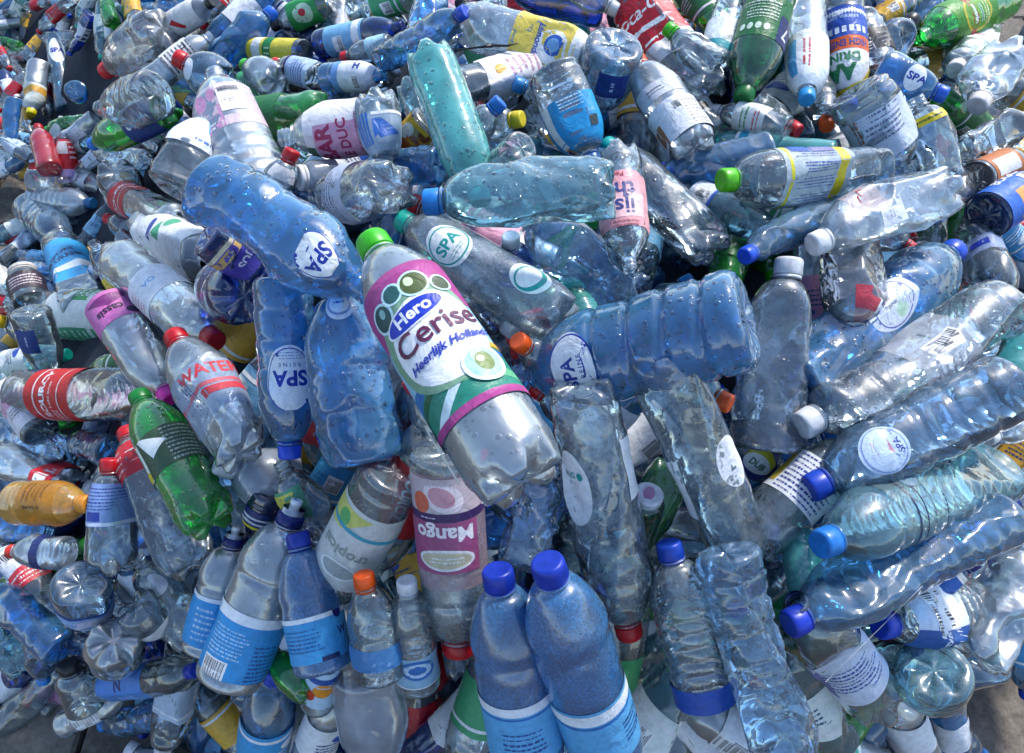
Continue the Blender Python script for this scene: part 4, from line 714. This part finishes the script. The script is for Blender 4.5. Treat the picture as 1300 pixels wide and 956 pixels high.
B('clear bottle with royal blue cap below the blue barcode bottle', (1166, 820), (1098, 842), 44, 'pale', '#1438a4', 'small', .75, 0, .2)
# ------------------------------------------------------------------ setting: paving and ground
def ground_mat(name, a, b, scale, rough=.85):
    t = NT(name)
    tc = t.add('TexCoord')
    oi = t.add('ObjectInfo')
    v = t.add('VectorMath', {'operation': 'ADD'}, _0=tc.outputs['Object'], _1=oi.outputs['Location']).outputs[0]
    n = t.add('TexNoise', Vector=v, Scale=scale, Detail=8.0, Roughness=.7)
    n2 = t.add('TexNoise', Vector=v, Scale=scale * 14, Detail=3.0, Roughness=.7)
    f = t.math('MULTIPLY_ADD', n2.outputs[0], .5, t.math('MULTIPLY', n.outputs[0], .5))
    f = t.math('MULTIPLY_ADD', oi.outputs['Random'], .16, f)
    c = t.mixc(t.ramp(f, .38, .78), lin(a), lin(b))
    bp = t.add('Bump', Strength=.5, Distance=.004, Height=f)
    p = t.add('BsdfPrincipled', Base_Color=c, Roughness=rough, Normal=bp.outputs[0])
    t.l.new(p.outputs[0], t.out.inputs[0])
    return t.m
gv = [(-60, -60, 0), (60, -60, 0), (60, 60, 0), (-60, 60, 0)]
ground = mesh_obj('ground', gv, [(0, 1, 2, 3)], ground_mat('joint_sand', '#3b352e', '#5a5148', 3.0), smooth=False)
tag(ground, 'brown grey paved ground under the heap', 'ground', kind='structure')

def open_px(x, y):                               # where the photograph shows bare paving past the edge of the heap
    return ((x < 16) & (y > 228) & (y < 300)) | ((x < 18) & (y > 815)) | ((x < 60) & (y > 880)) | ((x > 1240) & (y > 815)) | ((x > 1205) & (y > 862)) | ((x > 1260) & (y < 108)) | ((x > 1228) & (y < 40))
# heap surface in world space, from the same depths, sunk below the bottles
gx, gy = np.meshgrid(np.linspace(-120, 1420, 78), np.linspace(-60, 1060, 56))
gz = prior(gx, gy)
SURF = np.stack([at(x, y, z) for x, y, z in zip(gx.ravel(), gy.ravel(), gz.ravel())])
SINK = .30
DEEP = np.stack([at(x, y, z + SINK) for x, y, z in zip(gx.ravel(), gy.ravel(), gz.ravel())])
DEEP[open_px(gx.ravel(), gy.ravel()), 2] = -.4
def height(X, Y, pts, s=.10):
    d2 = (X[:, None] - pts[None, :, 0]) ** 2 + (Y[:, None] - pts[None, :, 1]) ** 2
    w = np.exp(-d2 / (2 * s * s)); sw = w.sum(1)
    h = (w * pts[None, :, 2]).sum(1) / np.maximum(sw, 1e-9)
    dn = np.sqrt(d2.min(1))
    return h, dn
NX, NY = 84, 84
hx, hy = np.meshgrid(np.linspace(-3.4, 2.3, NX), np.linspace(-.75, 4.2, NY))
hh, dn = height(hx.ravel(), hy.ravel(), DEEP)
hh = np.where(dn < .12, hh, -.3)
H2 = hh.reshape(NY, NX).copy()
H2 = np.minimum(H2, np.maximum(H2, -.3))
for _ in range(2):
    Pd = np.pad(H2, 1, mode='edge')
    H2 = (Pd[:-2, 1:-1] + Pd[2:, 1:-1] + Pd[1:-1, :-2] + Pd[1:-1, 2:] + 2 * Pd[1:-1, 1:-1]) / 6
rr = np.random.RandomState(3)
H2 += rr.normal(0, .012, H2.shape)
H2 = np.maximum(H2, -.05)
core_m = ground_mat('heap_core_shade', '#05090f', '#142438', 16.0, .9)  # added core; near-black stands for the deep shade between the bottles
core = mesh_obj('heap_core_shade', np.stack([hx.ravel(), hy.ravel(), H2.ravel()], 1), grid_faces(NY, NX, wrap=False), core_m)
tag(core, 'filler core under the bottles, coloured near-black for the shade in the gaps', 'plastic waste', kind='stuff')

slab_m = ground_mat('concrete_paving', '#4c453d', '#857a6e', 5.0)
SL = .40
bm = bmesh.new(); bmesh.ops.create_cube(bm, size=1)
for v in bm.verts: v.co = Vector((v.co.x * (SL - .012), v.co.y * (SL - .012), v.co.z * .05))
bmesh.ops.bevel(bm, geom=[e for e in bm.edges if all(v.co.z > 0 for v in e.verts)], offset=.006, segments=1, affect='EDGES')
sme = bpy.data.meshes.new('paving_slab'); bm.to_mesh(sme); bm.free(); sme.materials.append(slab_m)
rs = np.random.RandomState(5); ns = 0
for iy in range(-4, 13):
    for ix in range(-11, 9):
        x, y = ix * SL + (SL / 2 if iy % 2 else 0), iy * SL
        h, d = height(np.array([x]), np.array([y]), DEEP)
        if d[0] < .12 and h[0] > .12: continue
        px, py, pz = proj((x, y, 0))
        if pz < .2 or not (-220 < px < 1520 and -160 < py < 1160): continue
        o = bpy.data.objects.new('paving_slab', sme); COL.objects.link(o)
        o.location = (x, y, .012 + rs.uniform(-.004, .004)); o.rotation_euler = (rs.uniform(-.01, .01), rs.uniform(-.01, .01), rs.uniform(-.01, .01)); o.parent = ground; ns += 1

# ------------------------------------------------------------------ settle the traced bottles in depth so that they lie on each other
N = len(T)
P0 = np.array([b['cap'] for b in T], float); P1 = np.array([b['base'] for b in T], float); Wd = np.array([b['w'] for b in T], float)
LAY = np.array([b['lay'] for b in T]); FS = np.radians([b['fs'] for b in T])
mid = (P0 + P1) / 2
Zt = prior(mid[:, 0], mid[:, 1]) + .045 * (LAY - .9)
Lo = np.linalg.norm(P0 - P1, axis=1) / F * Zt
dz = np.clip(Lo * np.tan(FS), -.26, .26)
# long bottles follow the slope of the heap
sl0 = prior(P0[:, 0], P0[:, 1]); sl1 = prior(P1[:, 0], P1[:, 1]); slope = np.clip((sl0 - sl1), -.5 * Lo, .5 * Lo) * .7
slope = np.where(np.abs(np.degrees(FS)) > 20, 0, slope)
Z0t = Zt + dz / 2 + slope / 2; Z1t = Zt - dz / 2 - slope / 2
def seg_close(a0, a1, b0, b1):
    best = None
    ts = np.linspace(.06, .94, 12)
    A = a0 + (a1 - a0) * ts[:, None]; Bq = b0 + (b1 - b0) * ts[:, None]
    d = np.linalg.norm(A[:, None] - Bq[None], axis=2)
    return ts, d
pairs = []
for i in range(N):
    for j in range(i + 1, N):
        if np.linalg.norm(mid[i] - mid[j]) > 330: continue
        ts, d = seg_close(P0[i], P1[i], P0[j], P1[j])
        ri = np.where(ts < .25, .5, 1.0) * Wd[i] / 2; rj = np.where(ts < .25, .5, 1.0) * Wd[j] / 2
        q = (ri[:, None] + rj[None]) * .92 - d
        k = np.unravel_index(np.argmax(q), q.shape)
        if q[k] <= 2: continue
        s, t = ts[k[0]], ts[k[1]]
        tot = ri[k[0]] + rj[k[1]]
        gap = math.sqrt(max(0, tot * tot - d[k] ** 2)) * .80
        if LAY[i] <= LAY[j]: pairs.append((i, j, s, t, gap))
        else: pairs.append((j, i, t, s, gap))
Z0, Z1 = Z0t.copy(), Z1t.copy()
for itn in range(160):
    Z0 += .06 * (Z0t - Z0); Z1 += .06 * (Z1t - Z1)
    for (i, j, s, t, gap) in pairs:
        zi = Z0[i] * (1 - s) + Z1[i] * s; zj = Z0[j] * (1 - t) + Z1[j] * t
        v = gap * (zi + zj) / 2 / F - (zj - zi)
        if v > 0:
            v *= .3
            Z0[i] -= v * .35 * (1 - s); Z1[i] -= v * .35 * s
            Z0[j] += v * .65 * (1 - t); Z1[j] += v * .65 * t
Z0 = np.clip(Z0, .5, 3.2); Z1 = np.clip(Z1, .5, 3.2)

def frame(cap, base):
    cap = Vector(cap); base = Vector(base)
    z = (cap - base).normalized()
    v = Vector(C0) - (cap + base) / 2
    x = (v - z * v.dot(z)).normalized(); y = z.cross(x)
    M = Matrix((x, y, z)).transposed().to_4x4(); M.translation = base
    return M
PLACED = []                                   # capsules: base point, cap point, radius
REFS = []
seen = {}
for k, b in enumerate(T):
    z0, z1 = Z0[k], Z1[k]
    cap = at(*b['cap'], z0); base = at(*b['base'], z1)
    L = float(np.linalg.norm(cap - base)); D = float(np.clip(Wd[k] * (z0 + z1) / 2 / F * .98, .042, .112))
    L = max(L, D * 1.25)
    ax = (cap - base) / np.linalg.norm(cap - base); cap = base + ax * L
    sh = Shape(b['kind'], D, L, b['cr'], 100 + k, b['neck'])
    lod = 0 if Wd[k] > 70 else (1 if Wd[k] > 34 else 2)
    root = build_bottle(b['name'], sh, b['tint'], b['wet'], b['cc'], b['labs'], 300 + k, lod)
    root.matrix_world = frame(cap, base)
    tag(root, b['label'], 'jar' if 'jar' in b['name'] else ('jug' if 'jug' in b['name'] else 'bottle'), 'plastic bottles in the heap')
    if b['ref'] == 'the magenta printed lid':      # strokes printed on the lid
        lid = [c for c in root.children if c.name.startswith('cap')][0]
        V, Fc = [], []
        for q in range(7):
            x = -.62 + q * .2; hh_ = .55 * math.sqrt(max(.1, 1 - (x / .75) ** 2)); n = len(V)
            for (dx, dy) in ((-.05, -hh_), (.05, -hh_ + .08), (.05, hh_), (-.05, hh_ - .08)): V.append(((x + dx) * sh.rc * .8, dy * sh.rc * .8, L - .015 * sh.hc + .0004))
            Fc.append((n, n + 1, n + 2, n + 3))
        mesh_obj('print', V, Fc, film('#c01c8c'), lid)
    PLACED.append((base, cap, D / 2))
    if b['ref']: REFS.append((mid[k], b['ref']))
print('traced', N, 'pairs', len(pairs))

# ------------------------------------------------------------------ fill the gaps between them with more bottles
CAPN = {'#1740b8': 'blue', '#c4141e': 'red', '#e4e6e8': 'white', '#f05a0c': 'orange', '#19b39c': 'teal', '#1f7fd0': 'sky blue', '#d8c01c': 'yellow', '#17171b': 'black', '#3cb81a': 'lime'}
PROTO = [  # tint, cap, kind, crush, sleeve colour and its word
 ('blue', '#1740b8', 'water', .3, '#e4e8ee', 'white'), ('clear', '#1740b8', 'soda', .3, None, None), ('steel', '#1f7fd0', 'water', .4, None, None), ('clear', '#c4141e', 'soda', .25, '#bf1828', 'red'),
 ('ice', '#1740b8', 'ribbed', .5, '#7fb8dc', 'light blue'), ('frost', '#e4e6e8', 'small', .2, '#e4e6ea', 'white'), ('clear', None, 'soda', .7, None, None), ('aqua', '#19b39c', 'soda', .3, '#dfe6e2', 'white'),
 ('blue', None, 'water', .6, None, None), ('clear', '#e4e6e8', 'small', .2, '#d8a83c', 'yellow'), ('green', '#3cb81a', 'soda', .2, '#1c6a34', 'dark green'), ('pale', '#e4e6e8', 'juice', .35, '#b8c8dc', 'pale'),
 ('deep', '#1740b8', 'water', .3, '#dfe5ec', 'white'), ('clear', '#17171b', 'juice', .2, '#3a9a68', 'green'), ('frost', '#c4141e', 'ribbed', .3, '#d898b4', 'pink'), ('steel', '#1740b8', 'small', .15, '#3f9ad2', 'cyan')]
TW = {'blue': 'blue', 'clear': 'clear', 'steel': 'steel blue', 'ice': 'icy clear', 'frost': 'frosted', 'aqua': 'greenish', 'green': 'green', 'pale': 'pale', 'deep': 'deep blue'}
KW = {'water': 'water bottle', 'soda': 'soda bottle', 'ribbed': 'ribbed bottle', 'small': 'small bottle', 'juice': 'wide bottle'}
PD, PLs = .07, .245
protos = []
for k, (ti, cc, kd, cr, sc, sw) in enumerate(PROTO):
    sh = Shape(kd, PD, PLs * (.9 if kd == 'small' else 1), cr, 900 + k)
    labs = []
    if sc:
        labs = [S(.3, .62, sc, ('r', -1.57, .35, 1.57, .42, '#e8e8ea'), ('ln', -.6, -.3, .6, .1, 4, '#3a4a7a' if sc[1] in 'de' else '#e8ecf0'), ('bar', .9, 0, .4, .4, False), ('e', 0, .2, .3, .12, 0, '#2a50a8' if sc[1] in 'de' else '#f0f0f0'), roll=35 * k)]
    r = build_bottle('plastic_bottle', sh, ti, 0, cc, labs, 1200 + k, 1)
    protos.append((r, sh, False))
used = [False] * len(protos)
def copy_tree(o, parent=None):
    c = o.copy(); COL.objects.link(c); c.parent = parent
    for ch in o.children: copy_tree(ch, c)
    return c

GW, GH = 325, 239
mask = np.zeros((GH, GW), bool)
yy, xx = np.mgrid[0:GH, 0:GW]; xx = xx * 4 + 2; yy = yy * 4 + 2
def stamp(p0, p1, w, m):
    d = p1 - p0; l2 = max(1e-6, d @ d)
    t = np.clip(((xx - p0[0]) * d[0] + (yy - p0[1]) * d[1]) / l2, 0, 1)
    m |= np.hypot(xx - p0[0] - t * d[0], yy - p0[1] - t * d[1]) < w / 2 * .9
for k in range(N): stamp(P0[k], P1[k], Wd[k] * .92, mask)
OPEN = open_px(xx, yy)
mask |= OPEN | (yy > 925)
samp = np.array([[bq + (cq - bq) * t for t in np.linspace(.05, .95, 7)] for (bq, cq, rq) in PLACED])   # N,7,3
SPx, SPy, SPz = proj(samp.reshape(-1, 3)); SPr = np.repeat([r for _, _, r in PLACED], 7)
def blocked(cap, base, r, tol=.55, front=.5):
    q = np.array([base + (cap - base) * t for t in np.linspace(.04, .96, 8)])
    x, y, z = proj(q)
    dpx = np.hypot(x[:, None] - SPx, y[:, None] - SPy); tot = F * (r / z[:, None] + SPr / SPz)
    over = dpx < tot * .85
    if (over & (z[:, None] < SPz + front * (r + SPr))).any(): return True
    return False
rf = np.random.RandomState(11)
fills = []
INDIV = 118
tries = 0
lab_count = {}
fill_objs = []
def place_fill(px, py, extra, ang, D, L, tilt):
    z = float(prior(np.array(px), np.array(py))) + extra
    lpx = L / z * F
    a = np.array([px + math.cos(ang) * lpx / 2, py + math.sin(ang) * lpx / 2]); b = np.array([px - math.cos(ang) * lpx / 2, py - math.sin(ang) * lpx / 2])
    za = float(prior(a[0], a[1])); zb = float(prior(b[0], b[1]))
    s = np.clip(za - zb, -.5 * L, .5 * L) * .8
    cap = at(*a, z + s / 2 + tilt * L / 2); base = at(*b, z - s / 2 - tilt * L / 2)
    ax = cap - base; ax /= np.linalg.norm(ax)
    c = (cap + base) / 2
    cap = c + ax * L / 2; base = c - ax * L / 2
    dz_ = min(cap[2], base[2]) - D * .5
    if dz_ < 0: cap[2] -= dz_; base[2] -= dz_
    return cap, base, a, b, z
while len(fills) < INDIV and tries < 9000:
    tries += 1
    free = np.argwhere(~mask)
    if len(free) < 40: break
    iy, ix = free[rf.randint(len(free))]
    if prior(ix * 4. + 2, iy * 4. + 2) > 1.75: continue
    px, py = ix * 4 + 2, iy * 4 + 2
    D = rf.uniform(.058, .084) if prior(px * 1., py * 1.) < 1.25 else rf.uniform(.048, .068)
    L = D * rf.uniform(2.9, 3.6)
    ok = False
    for extra in (.0, .03, .06, .09, .12, .15, .18):
        cap, base, a, b, z = place_fill(px + rf.uniform(-8, 8), py + rf.uniform(-8, 8), extra, rf.uniform(0, 2 * math.pi), D, L, rf.uniform(-.35, .35))
        if not blocked(cap, base, D / 2): ok = True; break
    if not ok: continue
    x0, y0, _z = proj(cap); x1, y1, _z = proj(base); mx, my = (x0 + x1) / 2, (y0 + y1) / 2
    ref = min(REFS, key=lambda r: (r[0][0] - mx) ** 2 + (r[0][1] - my) ** 2)[1]
    for k in rf.permutation(len(protos)):         # a kind not yet lying next to that neighbour
        ti, cc, kd, cr, scol, sw = PROTO[k]
        lb = ('crumpled ' if cr > .45 else '') + TW[ti] + ' ' + KW[kd] + (' with ' + CAPN[cc] + ' cap' if cc else ' without cap') + (' and ' + sw + ' sleeve' if sw else '') + ', by ' + ref
        if len(lb.split()) > 16: lb = lb.replace(' and ' + str(sw) + ' sleeve', '')
        if len(lb.split()) > 16: lb = lb.replace('crumpled ', '')
        lb = ' '.join(lb.split()[:16])
        if lb not in lab_count: break
    lab_count[lb] = 1
    root, sh, _ = protos[k]
    if not used[k]: o = root; used[k] = True
    else: o = copy_tree(root)
    sc_ = D / PD
    M = frame(cap, base) @ Matrix.Rotation(rf.uniform(0, 6.28), 4, 'Z') @ Matrix.Scale(sc_, 4)
    o.matrix_world = M
    fills.append((cap, base, D / 2))
    q = np.array([base + (cap - base) * t for t in np.linspace(.05, .95, 7)])
    x, y, zz = proj(q); SPx = np.append(SPx, x); SPy = np.append(SPy, y); SPz = np.append(SPz, zz); SPr = np.append(SPr, np.full(7, D / 2))
    stamp(np.array([x0, y0]), np.array([x1, y1]), 2 * F * D / 2 / z, mask)
    tag(o, lb, 'bottle', 'plastic bottles in the heap')
    fill_objs.append(o)
for k, u in enumerate(used):
    if not u:
        def rem(o):
            for c in list(o.children): rem(c)
            bpy.data.objects.remove(o)
        rem(protos[k][0])
print('fills', len(fills), 'tries', tries, 'free', int((~mask).sum()))

# ------------------------------------------------------------------ deeper layers of the heap that nobody could count
low = []
for k, (ti, cc, kd, cr, sc, sw) in enumerate(PROTO[:13]):
    sh = Shape(kd, PD, PLs, min(.8, cr + .25), 1500 + k)
    Pb, Fb = sh.body(15, 10)
    parts = [(Pb, Fb, pet(ti, 0, True))]
    if cc: Pc, Fc_ = sh.cap(12); parts.append((Pc, Fc_, solid(cc)))
    if sc:
        th = np.linspace(0, 2 * math.pi, 18, endpoint=False); hz_ = np.linspace(.3, .6, 4) * PLs
        U = np.tile(th, 4); Z = np.repeat(hz_, 18)
        Pl = np.stack([PD / 2 * 1.02 * np.cos(U), PD / 2 * 1.02 * np.sin(U), Z], 1)
        parts.append((sh.deform(Pl), grid_faces(4, 18), film(sc)))
    low.append(parts)
vv, ff, mi, mats, mk = [], [], [], [], {}
nv = 0; cnt = 0; tries = 0
top = 0; free = []
while cnt < 1450 and tries < 20000:
    tries += 1
    px, py = rf.uniform(-70, 1370), rf.uniform(-40, 1010)
    near = tries > 6500
    if not near:                                  # the far slope first: small bottles lying open on its surface
        free = np.argwhere(~mask[:, :130]) if top < 760 else []
        if len(free) < 30: tries = 6500; continue
        iy, ix = free[rf.randint(len(free))]; px, py = ix * 4. + rf.uniform(0, 4), iy * 4. + rf.uniform(0, 4)
    jx, jy = int(np.clip(px // 4, 0, GW - 1)), int(np.clip(py // 4, 0, GH - 1))
    if OPEN[jy, jx]: continue
    if px > 1330 or px < -40:
        if rf.rand() < .5: continue
    D = rf.uniform(.062, .088) if near else rf.uniform(.042, .056)
    L = D * rf.uniform(2.4, 3.3)
    if near:
        if rf.rand() < .6:                        # look for holes first
            if tries % 40 == 1: free = np.argwhere(~mask)
            if len(free): iy, ix = free[rf.randint(len(free))]; px, py = ix * 4. + 2, iy * 4. + 2
        cap, base, a, b, z = place_fill(px, py, rf.uniform(.05, .27), rf.uniform(0, 6.28), D, L, rf.uniform(-.3, .3))
        if blocked(cap, base, D / 2, front=.25): continue
        x, y, zz = proj(np.array([cap, base])); stamp(np.array([x[0], y[0]]), np.array([x[1], y[1]]), F * D / z * .8, mask)
    else:
        okk = False
        for extra in (0, .05, .10, .16, .23):
            cap, base, a, b, z = place_fill(px, py, extra, rf.uniform(0, 6.28), D, L, rf.uniform(-.35, .35))
            if not blocked(cap, base, D / 2, front=.25 if prior(px, py) < 1.38 else -.6): okk = True; break
        if not okk: continue
        top += 1
        q = np.array([base + (cap - base) * t for t in np.linspace(.05, .95, 7)])
        x, y, zz = proj(q); SPx = np.append(SPx, x); SPy = np.append(SPy, y); SPz = np.append(SPz, zz); SPr = np.append(SPr, np.full(7, D / 2))
        stamp(np.array([x[0], y[0]]), np.array([x[-1], y[-1]]), F * D / z, mask)
    hit = False
    for q in (cap, base):
        x, y, zz = proj(q); jx, jy = int(np.clip(x // 4, 0, GW - 1)), int(np.clip(y // 4, 0, GH - 1)); hit |= bool(OPEN[jy, jx])
    if hit: continue
    parts = low[rf.randint(len(low))] if near or rf.rand() < .45 else low[(1, 3, 5, 3, 7, 9, 11, 4)[rf.randint(8)]]
    M = np.array(frame(cap, base) @ Matrix.Rotation(rf.uniform(0, 6.28), 4, 'Z') @ Matrix.Scale(D / PD, 4))
    for (Pp, Fp, m) in parts:
        if m.name not in mk: mk[m.name] = len(mats); mats.append(m)
        vv.append(Pp @ M[:3, :3].T + M[:3, 3]); ff += [tuple(q + nv for q in f) for f in Fp]; mi += [mk[m.name]] * len(Fp); nv += len(Pp)
    cnt += 1
heap = mesh_obj('bottle_heap', np.concatenate(vv), ff, mats, None, mi)
tag(heap, 'deeper layers of squashed blue and clear bottles showing through the gaps', 'plastic waste', kind='stuff')
print('deep', cnt, 'top', top)

# ------------------------------------------------------------------ small things
def tube(path, r, n=8):
    path = [Vector(p) for p in path]; V, Fc = [], []
    for i, p in enumerate(path):
        d = (path[min(i + 1, len(path) - 1)] - path[max(i - 1, 0)]).normalized()
        a = d.orthogonal().normalized(); b = d.cross(a)
        ri = r[i] if isinstance(r, (list, tuple)) else r
        for k in range(n): V.append(p + (a * math.cos(2 * math.pi * k / n) + b * math.sin(2 * math.pi * k / n)) * ri)
    Fc = grid_faces(len(path), n); Fc.append(tuple(range(n))); Fc.append(tuple(range((len(path) - 1) * n, len(path) * n)))
    return V, Fc
zl = prior(np.array([1105., 1165.]), np.array([810., 750.]))
a, b = at(1048, 866, .80), at(1170, 745, .80)
pts = [a + (b - a) * t + np.array([0, 0, .006 * math.sin(t * 9)]) for t in np.linspace(0, 1, 14)]
V, Fc = tube(pts, .00035, 6)
tag(mesh_obj('thread', V, Fc, solid('#a9adb2', kind='nylon')), 'thin pale thread stretched across the creased blue capped bottle', 'thread')
# black fork
root = bpy.data.objects.new('plastic_fork', None); COL.objects.link(root)
fm = solid('#15161a')
V, Fc = tube([(0, 0, z * .085) for z in np.linspace(0, 1, 8)], [.0042, .004, .0034, .003, .003, .0034, .005, .007], 8); V = [Vector((p[0], p[1] * .45, p[2])) for p in V]
mesh_obj('handle', V, Fc, fm, root)
V, Fc = [], []
for q in range(4):
    x = -.009 + q * .006
    v2, f2 = tube([(x * .9, 0, .080), (x, .001, .094), (x, .003, .112), (x, .001, .128)], [.0022, .0018, .0017, .0007], 6)
    mesh_obj('tine', v2, f2, fm, root)
zf = float(prior(np.array(607.), np.array(60.))) - .02
root.matrix_world = frame(at(632, 57, zf), at(560, 66, zf + .03))
tag(root, 'black plastic fork lying near the blue cap behind the teal bottle', 'fork')
# grey barrier on the paving beyond the heap
root = bpy.data.objects.new('metal_barrier', None); COL.objects.link(root)
gm = solid('#6d7680', .3, 'galvanised_steel')
pb = at(1296, 58, 2.35); root.location = (pb[0], pb[1], 0)
for x in (0.0, 1.1):
    V, Fc = tube([(x, 0, .0), (x, 0, .3), (x, 0, .56)], .021, 14); mesh_obj('post', V, Fc, gm, root)
V, Fc = tube([(-.02, 0, .57), (.5, 0, .575), (1.12, 0, .57)], .021, 14); mesh_obj('rail', V, Fc, gm, root)
V, Fc = tube([(0, 0, .2), (1.1, 0, .2)], .012, 12); mesh_obj('rail', V, Fc, gm, root)
tag(root, 'low grey metal barrier on the paving beyond the bright green bottle', 'barrier')
